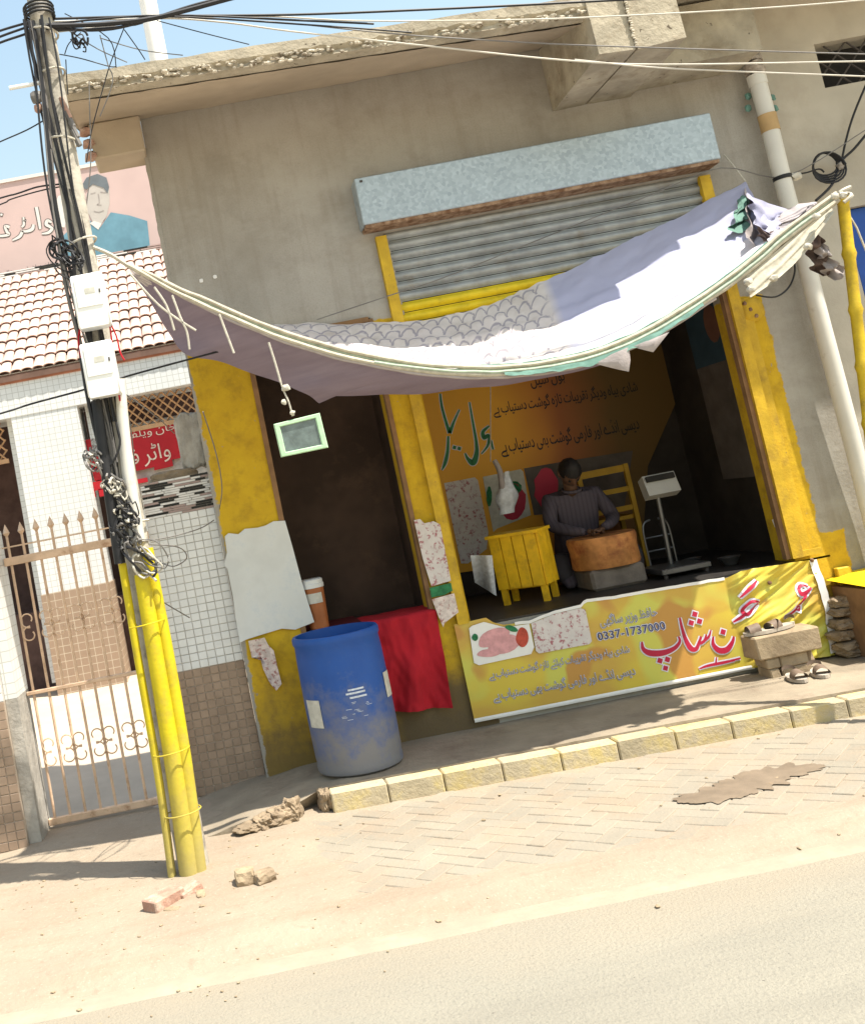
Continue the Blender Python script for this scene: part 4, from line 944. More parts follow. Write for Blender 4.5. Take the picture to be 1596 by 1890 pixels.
SHOP = [[(1000, 452, 8), (1008, 490, 20), (1045, 510, 30), (1110, 508, 28), (1165, 485, 20), (1192, 452, 14), (1186, 425, 8)], ('d', 1092, 548, 17), ('d', 1130, 542, 17), ('d', 1120, 586, 16),
        [(1192, 330, 10), (1204, 385, 14), (1222, 440, 20), (1248, 485, 26), (1275, 488, 20), (1292, 450, 14), (1300, 425, 12)], [(1295, 462, 14), (1318, 445, 14), (1326, 415, 8)], [(1318, 445, 14), (1340, 425, 12), (1350, 392, 6)],
        ('d', 1268, 312, 17), ('d', 1250, 356, 17), ('d', 1292, 348, 17),
        [(1362, 425, 8), (1362, 465, 18), (1390, 495, 28), (1430, 492, 28), (1458, 455, 18), (1466, 425, 10)], ('d', 1412, 402, 17),
        [(1290, 590, 6), (1330, 575, 12), (1400, 560, 14), (1470, 545, 10)], [(1375, 560, 8), (1378, 530, 6)], [(1450, 548, 10), (1500, 535, 8)]]
strokes(bn, SHOP, zA, BY, 1, wsA, m_redink, m_halo, .008, wr=wr, gap=.006)
wsB = 6.97/1900/4.03
CHK = [[(648, 415, 8), (690, 370, 20), (730, 330, 22), (770, 285, 8)], [(796, 448, 8), (745, 440, 20), (700, 470, 20), (672, 510, 26), (700, 538, 26), (745, 500, 22), (785, 456, 14)], [(700, 530, 20), (650, 570, 22), (608, 598, 10)],
       [(1140, 330, 8), (1095, 320, 18), (1075, 350, 18), (1090, 385, 30), (1135, 365, 24), (1160, 335, 8)], [(1130, 370, 16), (1105, 420, 18), (1070, 470, 20), (1030, 515, 18), (960, 555, 8)], ('d', 1066, 490, 26)]
strokes(bn, CHK, zB, BY, 1, wsB, m_redink, m_halo, .012, wr=wr, gap=.010)
text('0337-1737000', bn, m_blueink, at(*zA(778, 446), Y=BY), at(*zA(1122, 388), Y=BY), .052, BY-.007, wr=wr, offset=.012)
text('0337-1737000', bn, m_halo, at(*zA(774, 448), Y=BY), at(*zA(1126, 388), Y=BY), .054, BY-.005, wr=wr, offset=.05)
for (t, pa, pb, h_) in (('حافظ وزیر ساگھی', (792, 372), (1080, 318), .058), ('شادی بیاہ ودیگر تقریبات کیلئے تازہ گوشت دستیاب ہے', (228, 638), (938, 505), .046), ('دیسی انڈے اور فارمی گوشت بھی دستیاب ہے', (250, 748), (968, 618), .056)):
    text(urdu(t), bn, m_greyink, at(*zA(*pa), Y=BY), at(*zA(*pb), Y=BY), h_, BY-.007, wr=wr, offset=.002)
    text(urdu(t), bn, m_halo, at(*zA(*pa), Y=BY)+Vector((-.003, 0, 0)), at(*zA(*pb), Y=BY)+Vector((.003, 0, 0)), h_, BY-.005, name='lettering_outline', wr=wr, offset=.028)
for (x, y) in ((1200, 137), (885, 305)):
    rock(at(*zB(x, y), Y=BY-.03), (.028, .02, .028), x, 0, 1, .2, .1).build('fixing', m_rust, bn)

# ---- things inside the shop
IY = 1.70
bb_ = thing('orange_back_banner', (2.8, IY, 1.0), 'orange printed banner with green and black Urdu lettering on the back wall of the shop', 'banner')
m_bb = NT('back_banner_print_shaded'); _n = m_bb.noise(1.6, 2, .4)
_x = m_bb.xyz()[0]; _c = m_bb.mix(m_bb.ramp(m_bb.mth('ADD', _x, m_bb.mth('MULTIPLY', _n, .5)), 2.75, 3.35), (.70, .34, .02), (.36, .10, .02)); _c = m_bb.mix(m_bb.ramp(m_bb.mth('ADD', _x, m_bb.mth('MULTIPLY', _n, .4)), 3.1, 3.75), _c, (.13, .075, .02))  # printed orange to red, then interior shade painted in as dark brown at right
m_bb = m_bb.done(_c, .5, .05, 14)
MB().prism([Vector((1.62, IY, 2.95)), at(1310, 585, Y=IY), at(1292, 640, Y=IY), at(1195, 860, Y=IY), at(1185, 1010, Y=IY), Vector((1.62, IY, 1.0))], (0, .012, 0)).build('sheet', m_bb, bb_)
zC = zm(760, 700, 3.192); wsC = 8.72/1900/3.192
GR = [[(166, 85, 10), (176, 160, 13), (200, 250, 16), (222, 318, 22)], [(222, 318, 22), (245, 255, 14), (280, 178, 8)], [(214, 335, 12), (210, 420, 18), (196, 490, 20), (176, 536, 6)], ('d', 250, 402, 14), ('d', 278, 408, 14),
      [(338, 135, 8), (356, 240, 12), (378, 370, 18), (380, 440, 26), (360, 492, 34), (330, 470, 20), (312, 435, 8)], [(455, 275, 10), (418, 310, 20), (425, 345, 24), (452, 330, 16), (446, 390, 14), (408, 440, 6)], [(462, 360, 18), (478, 415, 10)]]
strokes(bb_, GR, zC, IY, 1, wsC, m_greenink, m_halo, .006, gap=.004)
for (t, pa, pb, h_) in (('شادی بیاہ ودیگر تقریبات تازہ گوشت دستیاب ہے', (480, 205), (1330, 68), .085), ('دیسی انڈے اور فارمی گوشت بھی دستیاب ہے', (525, 432), (1340, 290), .10), ('ہول سیل', (700, 40), (900, 5), .09)):
    text(urdu(t), bb_, m_blackink, at(*zC(*pa), Y=IY), at(*zC(*pb), Y=IY), h_, IY-.004, offset=.01)
def pan(pl): return [at(*zC(*p), Y=IY-.006) for p in pl]
MB().prism(pan([(190, 612), (370, 578), (388, 595), (450, 900), (440, 1000), (330, 1085), (290, 1085), (270, 1000)]), (0, .003, 0)).build('photo_panel', m_meatprint, bb_)
MB().prism(pan([(418, 575), (640, 530), (655, 545), (700, 800), (500, 880), (480, 900), (440, 700)]), (0, .003, 0)).build('photo_panel', m_label, bb_)
MB().prism(pan([(660, 525), (860, 490), (1300, 420), (1250, 760), (720, 800)]), (0, .003, 0)).build('photo_panel', m_dimpanel, bb_)  # right panel coloured dark for the interior shade
for (cx_, cy_, ax_, ay_, mt) in ((790, 640, 70, 120, m_redink), (590, 720, 80, 110, m_redink), (455, 690, 16, 60, m_greenprint), (605, 640, 40, 40, m_greenprint)):
    P = [at(*zC(cx_+ax_*math.cos(k*math.pi/8)*(1+.1*math.sin(3*k)), cy_+ay_*math.sin(k*math.pi/8)), Y=IY-.010) for k in range(16)]
    MB().prism(P, (0, .001, 0)).build('photo_print', mt, bb_)
# poster on the right interior wall
wp_ = thing('interior_wall_poster', (4.04, .7, 1.4), 'dim tall poster on the right inner wall of the shop', 'poster')
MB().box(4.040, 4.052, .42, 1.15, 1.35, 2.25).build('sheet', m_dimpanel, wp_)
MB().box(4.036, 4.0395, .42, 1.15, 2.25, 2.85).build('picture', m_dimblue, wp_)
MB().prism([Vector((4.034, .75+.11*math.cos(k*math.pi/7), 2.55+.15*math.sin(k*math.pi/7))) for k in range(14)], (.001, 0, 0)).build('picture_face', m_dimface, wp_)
FZ = .775
# yellow slatted table
tb = thing('yellow_table', (2.1, .6, FZ), 'small yellow wooden table with plank front inside the shop', 'table')
p0 = Vector((1.97, .66, 0)); e1 = Vector((.78, -.62, 0)).normalized(); e2 = Vector((.62, .78, 0)).normalized(); TW, TD, TH = .36, .24, .52
def tbox(a0, a1, b0, b1, z0, z1):
    q = MB(); vs_ = [p0+e1*a+e2*b+Vector((0, 0, FZ+z)) for z in (z0, z1) for b in (b0, b1) for a in (a0, a1)]
    return q.add(vs_, [(0, 2, 3, 1), (4, 5, 7, 6), (0, 1, 5, 4), (2, 6, 7, 3), (0, 4, 6, 2), (1, 3, 7, 5)])
for k in range(4): tbox(.004+k*.09, .086+k*.09, .0, .018, .12, .495).build('plank', m_table, tb)
for k in range(3): tbox(TW+.0, TW+.016, .02+k*.075, .09+k*.075, .12, .495).build('plank', m_table, tb)
tbox(-.015, TW+.025, -.015, TD+.02, .497, .52).build('top', m_table, tb)
for (a_, b_) in ((.01, .02), (TW-.045, .02), (.01, TD-.04), (TW-.045, TD-.04)): tbox(a_, a_+.04, b_, b_+.04, 0, .495).build('leg', m_table, tb)
tbox(.02, TW-.02, .1, .12, .10, .13).build('stretcher', m_table, tb)
# chopping stump on its block
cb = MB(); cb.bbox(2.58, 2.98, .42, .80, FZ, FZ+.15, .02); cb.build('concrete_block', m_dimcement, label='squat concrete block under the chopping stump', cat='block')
sp_ = MB(); prof = [(.0, 0), (.235, .0), (.243, .02), (.238, .12), (.247, .2), (.24, .225), (.0, .222)]
sp_.lathe(prof, (2.78, .61, FZ+.152), 28)
for v in sp_.v:
    r_ = Vector((v.x-2.78, v.y-.61)); g = math.atan2(r_.y, r_.x); f = 1+.05*nz(math.cos(g)*2, math.sin(g)*2, v.z*2)+.02*nz(math.cos(g)*7, math.sin(g)*7, 1); v.x = 2.78+r_.x*f; v.y = .61+r_.y*f
sp_.build('chopping_stump', m_wood, smooth=True, label='reddish wooden chopping stump before the seated man', cat='stump')
# man sitting behind the stump
def skin(name, verts, edges, root, sub=2):
    me = bpy.data.meshes.new(name); me.from_pydata([v[0] for v in verts], edges, []); o = bpy.data.objects.new(name, me); COL.objects.link(o)
    md = o.modifiers.new('s', 'SKIN'); md.use_smooth_shade = True
    for i, v in enumerate(verts): sv = me.skin_vertices[0].data[i]; sv.radius = v[1] if isinstance(v[1], tuple) else (v[1], v[1]); sv.use_root = (i == root)
    o.modifiers.new('d', 'SUBSURF').levels = sub
    bpy.context.view_layer.update(); m2 = bpy.data.meshes.new_from_object(o.evaluated_get(bpy.context.evaluated_depsgraph_get())); bpy.data.objects.remove(o)
    mb = MB(); mb.v = [v.co.copy() for v in m2.vertices]; mb.f = [tuple(p.vertices) for p in m2.polygons]; return mb
px0, py0 = 2.78, 1.12
pv = [((px0, py0, 1.0), (.16, .13)), ((px0, py0-.03, 1.18), (.16, .12)), ((px0-.005, py0-.08, 1.36), (.18, .12)), ((px0-.01, py0-.12, 1.465), (.11, .09)), ((px0-.015, py0-.15, 1.495), (.07, .068)), ((px0-.018, py0-.155, 1.50), (.066, .066)),
      ((px0-.19, py0-.11, 1.45), (.075, .07)), ((px0-.25, py0-.22, 1.26), (.056, .056)), ((px0-.14, py0-.42, 1.2), (.04, .042)), ((px0-.08, py0-.47, 1.19), (.03, .036)),
      ((px0+.19, py0-.11, 1.44), (.075, .07)), ((px0+.25, py0-.2, 1.24), (.056, .056)), ((px0+.12, py0-.42, 1.21), (.04, .042)), ((px0+.05, py0-.47, 1.2), (.03, .036)),
      ((px0-.13, py0-.05, .93), (.1, .1)), ((px0-.27, py0-.3, 1.0), (.08, .08)), ((px0-.24, py0-.34, .84), (.06, .06)), ((px0-.25, py0-.42, .81), (.045, .04)),
      ((px0+.13, py0-.05, .93), (.1, .1)), ((px0+.29, py0-.3, 1.0), (.08, .08)), ((px0+.27, py0-.33, .84), (.06, .06)), ((px0+.28, py0-.42, .81), (.045, .04))]
pe = [(0, 1), (1, 2), (2, 3), (3, 4), (4, 5), (2, 6), (6, 7), (7, 8), (8, 9), (2, 10), (10, 11), (11, 12), (12, 13), (0, 14), (14, 15), (15, 16), (16, 17), (0, 18), (18, 19), (19, 20), (20, 21)]
man = thing('person', (px0, py0, FZ), 'person in a pale striped shirt sitting bent over the chopping stump', 'person')
skin('body', pv, pe, 0).build('body', m_shirt, man, smooth=2)
# head, bent forward
hd = MB(); HC = Vector((px0-.03, py0-.255, 1.64)); HR = Matrix.Rotation(1.0, 3, 'X')
import bmesh as _bm
b_ = _bm.new(); _bm.ops.create_icosphere(b_, subdivisions=4, radius=1)
hair_faces = []
for v in b_.verts:
    c = v.co.copy(); q = Vector((c.x*.078, c.y*.098, c.z*.118))
    if c.z < -.1: q.x *= 1-.28*(-c.z); q.y *= 1-.12*(-c.z)
    if c.y < -.3:
        q.y -= .022*math.exp(-((c.x/.14)**2))*math.exp(-(((c.z+.12)/.22)**2))                    # nose
        q.y += .014*(math.exp(-(((abs(c.x)-.4)/.15)**2)))*math.exp(-(((c.z-.08)/.13)**2))         # eye hollows
        q.y -= .006*math.exp(-((c.x/.28)**2))*math.exp(-(((c.z+.5)/.07)**2))                     # lips
    hd.v.append(HC+HR @ q)
hd.f = [tuple(v.index for v in f.verts) for f in b_.faces]; fc = [(f.calc_center_median().copy(), tuple(v.index for v in f.verts)) for f in b_.faces]; b_.free()
head = hd.build('head', m_skin, man, smooth=2)
MB().tube([(px0-.012, py0-.14, 1.47), (px0-.02, py0-.175, 1.54), (px0-.03, py0-.215, 1.6)], [.056, .05, .052], 14).build('neck', m_skin, head, smooth=2)
MB().tube([(px0-.012+.068*math.cos(g*.4), py0-.155+.066*math.sin(g*.4), 1.505+.02*math.sin(g*.4)) for g in range(17)], .012, 8).build('collar', m_shirt, man, smooth=2)
hr_ = MB(); keep = [f for (c, f) in fc if c.z > .42 or (c.y > .05 and c.z > -.45) or (c.z > .15 and abs(c.x) > .8)]; ids = sorted({i for f in keep for i in f}); mp_ = {i: k for k, i in enumerate(ids)}
for i in ids: p = hd.v[i]; hr_.v.append(HC+(p-HC)*(1.09+.05*nz(p.x*40, p.y*40, p.z*40)))
hr_.f = [tuple(mp_[i] for i in f) for f in keep]; hr_.build('hair', m_hair, head, smooth=2)
for sg in (-1, 1):
    rock(HC+HR @ Vector((sg*.08, .01, -.005)), (.022, .04, .065), 5, 0, 1, .1, .1).build('ear', m_skin, head, smooth=2)
    MB().lathe([(.0, -.004), (.008, -.003), (.010, 0), (.008, .003), (.0, .004)], HC+HR @ Vector((sg*.031, -.083, .008)), 10, Matrix.Rotation(1.57, 3, 'X')).build('eye', m_hair, head, smooth=2)
for (hx, sg) in ((px0-.08, 1), (px0+.05, -1)):
    W0 = Vector((hx, py0-.47, 1.19)); hv = [(W0, .032), (W0+Vector((sg*.045, -.03, -.005)), (.038, .02))]; he = [(0, 1)]
    hand = skin('hand', hv, he, 0, 1); hp = hand.build('hand', m_skin, man, smooth=2)
    for k in range(4):
        bse = W0+Vector((sg*.06, -.055+.02*k, .0)); L = (.032, .038, .036, .028)[k]
        MB().tube([bse-Vector((sg*.03, 0, 0)), bse, bse+Vector((sg*L, -.006, -.006)), bse+Vector((sg*(L+.014), -.008, -.03))], [.0095, .0095, .0085, .0065], 8).build('finger', m_skin, hp, smooth=2)
    MB().tube([W0+Vector((sg*.02, -.045, .0)), W0+Vector((sg*.045, -.07, .004)), W0+Vector((sg*.075, -.075, -.012))], [.011, .0105, .008], 8).build('thumb', m_skin, hp, smooth=2)
tr = skin('t', [pv[i] for i in (0, 14, 15, 16, 18, 19, 20)], [(0, 1), (1, 2), (2, 3), (0, 4), (4, 5), (5, 6)], 0)
for v in tr.v: pass
trm = MB(); trm.f = tr.f; cc = Vector((px0, py0-.2, .95)); trm.v = [v+Vector((0, 0, -.0))+(v-cc).normalized()*.012 for v in tr.v]; trm.build('trousers', m_trouser, man, smooth=2)
stl = MB(); stl.bbox(2.6, 2.96, .98, 1.3, FZ, FZ+.115, .01); stl.build('low_stool', m_brownbox, label='low wooden stool under the seated person', cat='stool')
# wooden chair back behind him
ch = thing('yellow_chair', (3.15, 1.35, FZ), 'yellow wooden chair with slatted back behind the seated person', 'chair')
cX0, cX1, cY = 2.95, 3.34, 1.26
for x in (cX0, cX1): MB().box(x-.018, x+.018, cY-.018, cY+.018, FZ, 1.62).build('rear_post', m_chair, ch)
for (za, zb_) in ((1.56, 1.615), (1.40, 1.44), (1.25, 1.29)): MB().box(cX0+.019, cX1-.019, cY-.012, cY+.012, za, zb_).build('slat', m_chair, ch)
MB().box(cX0-.02, cX1+.02, cY+.02, cY+.36, 1.18, 1.21).build('seat', m_chair, ch)
for x in (cX0, cX1): MB().box(x-.018, x+.018, cY+.30, cY+.336, FZ, 1.178).build('front_leg', m_chair, ch)
# platform scale
sc_ = thing('platform_scale', (3.25, .5, FZ), 'digital platform scale with readout on a steel column at the shop front', 'scale')
MB().bbox(3.06, 3.42, .35, .75, FZ+.03, FZ+.07, .006).build('platform', m_steel, sc_)
for (x, y) in ((3.09, .38), (3.39, .38), (3.09, .72), (3.39, .72)): MB().tube([(x, y, FZ), (x, y, FZ+.03)], .015, 8).build('foot', m_darkmetal, sc_)
MB().tube([(3.25, .62, FZ+.07), (3.26, .60, 1.36)], .017, 12).build('column', m_steel, sc_, smooth=True)
hdR = Matrix.Rotation(-.35, 3, 'X'); q = MB(); q.box(3.16, 3.40, .53, .63, 1.345, 1.50, hdR); hbx = q.build('readout_head', m_scalep, sc_)
q = MB(); q.box(3.175, 3.385, .505, .525, 1.445, 1.485, hdR, (3.28, .58, 1.42)); q.build('display', m_black, hbx)
for xo in (-.1, .1): MB().tube([(3.25+xo, .74, FZ+.07), (3.25+xo, .74, 1.08), (3.25+xo*.8, .74, 1.16), (3.25+xo*.3, .74, 1.18)], .008, 8, sm=4).build('guard_rail', m_steel, sc_, smooth=True)
for z in (.95, 1.05): MB().tube([(3.15, .74, z), (3.35, .74, z)], .006, 8).build('guard_bar', m_steel, sc_, smooth=True)
for (x, y, r_, lb_) in ((3.60, .45, .075, 'shallow steel bowl on the floor right of the scale'), (3.5, .8, .06, 'smaller steel bowl on the floor behind the shallow one')):
    MB().lathe([(.0, .004), (r_*.6, .004), (r_, .06), (r_*1.06, .062), (r_*.98, .055), (r_*.55, .01), (.0, .01)], (x, y, FZ), 20).build('steel_bowl', m_steel, smooth=True, label=lb_, cat='bowl', group='steel bowls on the shop floor')
# plastic bags hanging by the back wall and a cloth by the pier
q = MB()
def bagf(u, v):
    g = 2*math.pi*u; p = at(935, 870+78*v, Y=1.2); r_ = .018+.07*math.sin(min(1, v*1.15)*2.2)**2*(1+.25*nz(math.cos(g)*2, math.sin(g)*2, v*4)); return p+Vector((r_*math.cos(g), .5*r_*math.sin(g), 0))
q.grid(bagf, 24, 16); q.build('plastic_bag', m_bag, smooth=2, label='white plastic bag hanging in the shop above the yellow table', cat='bag')
q = MB(); q.tube([at(912, 850, Y=1.2), at(922, 870, Y=1.18), at(928, 905, Y=1.2), at(940, 935, Y=1.2)], [.02, .035, .045, .03], 10, sm=4); q.build('hanging_cloth_roll', m_raglight, smooth=True, label='pale knotted cloth hanging just above the plastic bag', cat='cloth')
q = MB(); q.tube([at(905, 852, Y=1.25), at(905, 700, Y=1.25)], .004, 6); q.build('hanging_string', m_rope, label='thin string holding the hanging cloth inside the shop', cat='string')
q = MB(); q.grid(lambda u, v: at(868+40*u+8*v, 1025+50*v+25*u*v, Y=.35+.05*math.sin(u*6)+.2*v), 10, 10); q.build('paper_sheet', m_bag, smooth=2, label='crumpled white sheet hanging beside the yellow table leg', cat='sheet')
rock(at(1432, 965, Y=.15), (.045, .04, .09), 3, .2, 1, .4, .2).build('white_tap', m_white, smooth=True, label='small white fitting on the inner right frame of the shop', cat='fitting')

# ---- blue drum
DC = Vector((.625, -.37, .117)); DR = .272; dh = at(612, 1165, Y=-.37).z-DC.z
dr = thing('blue_drum', DC, 'open blue plastic drum with dusty foot standing before the shop window', 'drum')
prof = [(DR*.93, 0), (DR*.985, .012), (DR*1.0, .04), (DR*.985, .06), (DR, dh*.12)]+[(DR*(1+.012*math.sin(math.pi*k/8)), dh*(.14+.7*k/8)) for k in range(9)]+[(DR*.985, dh*.93), (DR*1.02, dh*.95), (DR*1.02, dh*.985), (DR*.99, dh), (DR*.93, dh), (DR*.92, dh*.96), (DR*.92, dh*.25)]
MB().lathe(prof, DC, 56).build('shell', m_drum, dr, smooth=True)
MB().lathe([(0, dh*.55), (DR*.915, dh*.55), (DR*.915, dh*.56), (0, dh*.56)], DC, 32).build('contents', m_drumin, dr)
def onD(g0, g1, z0, z1, mat, name, dy=.004):
    q = MB(); q.grid(lambda u, v: DC+Vector(((DR*1.013+dy)*math.sin(g0+(g1-g0)*u), -(DR*1.013+dy)*math.cos(g0+(g1-g0)*u), z0+(z1-z0)*v)), 8, 2); q.build(name, mat, dr, smooth=2)
onD(-1.25, -.78, dh*.36, dh*.56, m_label, 'paper_label'); onD(.95, 1.3, dh*.48, dh*.66, m_label, 'paper_label')
for k, (a_, b_, z) in enumerate(((-.12, .32, .575), (-.05, .34, .545), (-.06, .3, .60))): onD(a_, b_, dh*z, dh*(z+.013), m_print, 'print_bar', .003)
for k in range(14):
    a_ = rng.uniform(-.32, .3); onD(a_, a_+rng.uniform(.05, .14), dh*(.40+k*.009), dh*(.40+k*.009+.003), m_print, 'print_line', .0025)
# ---- red cloth over the ledge
rc = MB(); XA, XB = .86, 1.33
zA0 = at(735, 1312, Y=-.06).z; zA1 = at(833, 1305, Y=-.06).z
def redf(u, v):
    x0 = XA+(XB-XA)*u
    if v < .35: t = v/.35; return (x0+.0, .32-.34*t, .935+.006*nz(u*5, t*5))
    t = (v-.35)/.65; x = XA+.04+((at(803, 1110, Y=-.05).x-XA-.04)*(1-t)+(at(833, 1305, Y=-.06).x-XA-.04)*t)*u; zb = zA0+(zA1-zA0)*u
    return (x-.02*t*(1-u), -.04-.035*math.sin(u*11+1+2*t)*t-.03*t+.03*nz(u*5, t*3)+.012*nz(u*14, t*9), .935-(.935-zb)*t)
rc.grid(redf, 40, 50); rc.build('red_cloth', m_redcloth, smooth=2, label='red cloth hanging over the window ledge beside the blue drum', cat='cloth')
rc2 = MB(); rc2.grid(lambda u, v: (.48+.38*u, -.01+.5*v, .935+.005*nz(u*4, v*4)), 10, 10); rc2.build('dark_red_cover', m_darkred, smooth=2, label='dark red cover lying on the window ledge behind the drum', cat='cover')
# ---- bucket on the ledge
BC = Vector((at(587, 1140, Y=.05).x, .06, .945))
bk = thing('paint_bucket', BC, 'brown paint bucket with white lid standing on the window ledge', 'bucket')
bh = at(587, 1066, Y=.05).z-BC.z
MB().lathe([(.06, 0), (.066, .005), (.078, bh*.82), (.0, bh*.82)], BC, 24).build('pail', m_bucket, bk, smooth=True)
MB().lathe([(.0, bh*.82), (.083, bh*.82), (.084, bh*.9), (.079, bh*.91), (.08, bh*.98), (.07, bh), (.0, bh)], BC, 24).build('lid', m_bucketlid, bk, smooth=True)
q = MB(); q.grid(lambda u, v: BC+Vector((.079*math.sin(-.8+1.5*u), -.079*math.cos(-.8+1.5*u), bh*(.52+.2*v))), 8, 2); q.build('label_band', m_label, bk, smooth=2)
# ---- torn posters
def sheet(name, P, Y, mat, label, cat, curl=0., bow=.012):
    w_ = [at(x, y, Y=Y) for x, y in P]; c = sum(w_, Vector())/len(w_); q = MB(); n_ = len(w_)
    q.v = [p+Vector((0, -curl*rng.random()-.002, 0)) for p in w_]+[c+(p-c)*.6+Vector((0, -bow*.6*rng.random(), 0)) for p in w_]+[c+Vector((0, -bow*.3, 0))]
    for i in range(n_): j = (i+1) % n_; q.f += [(i, j, n_+j, n_+i), (n_+i, n_+j, 2*n_)]
    return q.build(name, mat, smooth=2, label=label, cat=cat)
sheet('white_poster', [(415, 990), (422, 984), (440, 986), (452, 976), (475, 974), (490, 970), (505, 962), (526, 961), (540, 1010), (556, 1070), (568, 1110), (580, 1148), (560, 1156), (545, 1162), (520, 1160), (480, 1172), (455, 1180), (443, 1186), (438, 1160), (430, 1100), (420, 1050), (414, 1042), (419, 1020)], -.012, m_poster, 'blank white torn poster pasted on the yellow wall left of the window', 'poster', .01)
sheet('paper_scrap', [(458, 1182), (488, 1176), (495, 1190), (505, 1200), (512, 1230), (520, 1262), (510, 1274), (498, 1260), (486, 1235), (480, 1212), (465, 1214)], -.02, m_paper, 'crumpled paper scrap hanging under the white poster', 'paper', .03)
tp = thing('narrow_poster', (1.45, -.02, .8), 'narrow peeling poster strip on the yellow pier between window and shop front', 'poster')
def strip(P, mat, Y, name): MB().prism([at(x, y, Y=Y) for x, y in P], (0, .004, 0)).build(name, mat, tp)
strip([(764, 960), (775, 958), (783, 966), (800, 962), (812, 968), (832, 1072), (796, 1082), (780, 1030)], m_meatprint, -.048, 'upper_sheet')
strip([(793, 1085), (832, 1076), (835, 1090), (820, 1098), (796, 1103)], m_greenprint, -.050, 'green_strip')
strip([(797, 1106), (838, 1095), (846, 1130), (820, 1150), (818, 1158), (808, 1135)], m_paper, -.049, 'lower_sheet')
# ---- round box and wire on the right pier
rbx = thing('round_pier_box', at(1385, 572, Y=-.03), 'round rusty yellow meter box on the right pier under the awning end', 'meter box')
pc = at(1385, 572, Y=-.001); MB().lathe([(.0, 0), (.085, 0), (.088, .012), (.07, .03), (.03, .034), (.0, .034)], pc, 24, Matrix.Rotation(1.5708, 3, 'X')).build('case', m_yel, rbx, smooth=True)
for g in range(3): rock(pc+Vector((-.05+.03*g, -.03, .05-.05*g)), (.03, .025, .03), g, .3, 1, .3, .3).build('knob', m_rust, rbx)
MB().tube([at(1395, 545, Y=-.2), at(1430, 548, Y=-.15), at(1455, 530, Y=-.1), at(1466, 500, Y=-.1), at(1462, 470, Y=-.1)], .006, 6, sm=5).build('drooping_wire', m_cable, smooth=True, label='black wire drooping from the awning end across the right pier', cat='wire')

# ---- stone bench and sandals
SB = thing('stone_bench', (3.42, -.3, .115), 'bench of rough stone slab stacked on smaller blocks before the banner', 'bench')
def block(P0, P1, yf, d, z0, z1, b=.007, nm='block', mat=m_stone):
    q = MB(); q.bbox(min(P0, P1), max(P0, P1), yf, yf+d, z0, z1, b)
    for v in q.v: v.x += .012*nz(v.x*9, v.y*9, v.z*9); v.z += .01*nz(v.y*7, v.x*5, v.z*3); v.y += .012*nz(v.z*8, v.x*6, 2)
    return q.build(nm, mat, SB)
yb = -.30; xL, xR = at(1396, 1200, Y=yb).x, at(1512, 1165, Y=yb).x; zt_ = at(1440, 1168, Y=yb).z; zl = at(1440, 1212, Y=yb).z
block(xL, xR, yb, .19, zl, zt_, .009, 'slab')
xm = at(1440, 1225, Y=yb).x
block(xL+.06, xm-.004, yb+.02, .16, .11, (.11+zl)/2-.002); block(xL+.05, xm+.01, yb+.015, .16, (.11+zl)/2+.002, zl-.003)
block(xm+.015, xR-.09, yb+.03, .15, .11, .11+(zl-.11)*.4); block(xm+.02, xR-.1, yb+.03, .15, .11+(zl-.11)*.42, zl-.004)
rock((xR-.05, yb+.16, .11+(zl-.11)*.5), (.09, .1, zl-.11), 9, .3, 2, .25, .6).build('wedge_stone', m_rock, SB)
def sandal_mb(cx_, cy_, z, rz, L=.25, Wd=.092):
    sole = MB(); R_ = Matrix.Rotation(rz, 3, 'Z'); out_ = []
    for k in range(20):
        g = 2*math.pi*k/20; y_ = math.cos(g)*L/2; x_ = math.sin(g)*Wd/2*(1+.18*math.cos(g)-.12*math.cos(2*g)); out_.append(Vector((cx_, cy_, z))+R_ @ Vector((x_, y_, 0)))
    sole.prism(out_, (0, 0, .022))
    st = MB()
    def sf_(u, v): g = math.pi*u; y_ = .02+.075*v; return Vector((cx_, cy_, z+.02))+R_ @ Vector((-math.cos(g)*Wd/2*.98, y_, math.sin(g)*(.052-.012*v)))
    st.grid(sf_, 12, 5); 
    st2 = MB()
    def sg_(u, v): g = math.pi*u; return Vector((cx_, cy_, z+.02))+R_ @ Vector((-math.cos(g)*Wd/2*.9, -.09-.02*math.sin(g)+.0*v, .012+.022*v+.02*math.sin(g)))
    st2.grid(sg_, 10, 2); return sole, st, st2
def sandal(cx_, cy_, z, rz, lab, grp):
    t = thing('sandal', (cx_, cy_, z), lab, 'sandal', grp); a_, b_, c_ = sandal_mb(cx_, cy_, z, rz)
    a_.build('sole', m_sandalsole, t); b_.build('strap', m_sandal, t, smooth=2); c_.build('heel_strap', m_sandal, t, smooth=2)
p = at(1460, 1252, Z=.118); sandal(p.x, min(p.y, yb-.13), .119, 3.0, 'brown sandal on the ground at the bench foot, nearer the road', 'sandals at the stone bench')
p = at(1492, 1243, Z=.118); sandal(p.x+.02, min(p.y, yb-.13), .119, 2.85, 'brown sandal on the ground at the bench foot, nearer the rubble', 'sandals at the stone bench')
p = at(1445, 1152, Y=yb+.06); sandal(p.x, p.y+.05, zt_+.004, 1.9, 'brown sandal lying on top of the stone bench slab', 'sandals at the stone bench')
p = at(1415, 1160, Y=yb+.05); sandal(p.x-.02, p.y+.03, zt_+.004, 1.5, 'dark flat sandal at the left end of the bench slab', 'sandals at the stone bench')
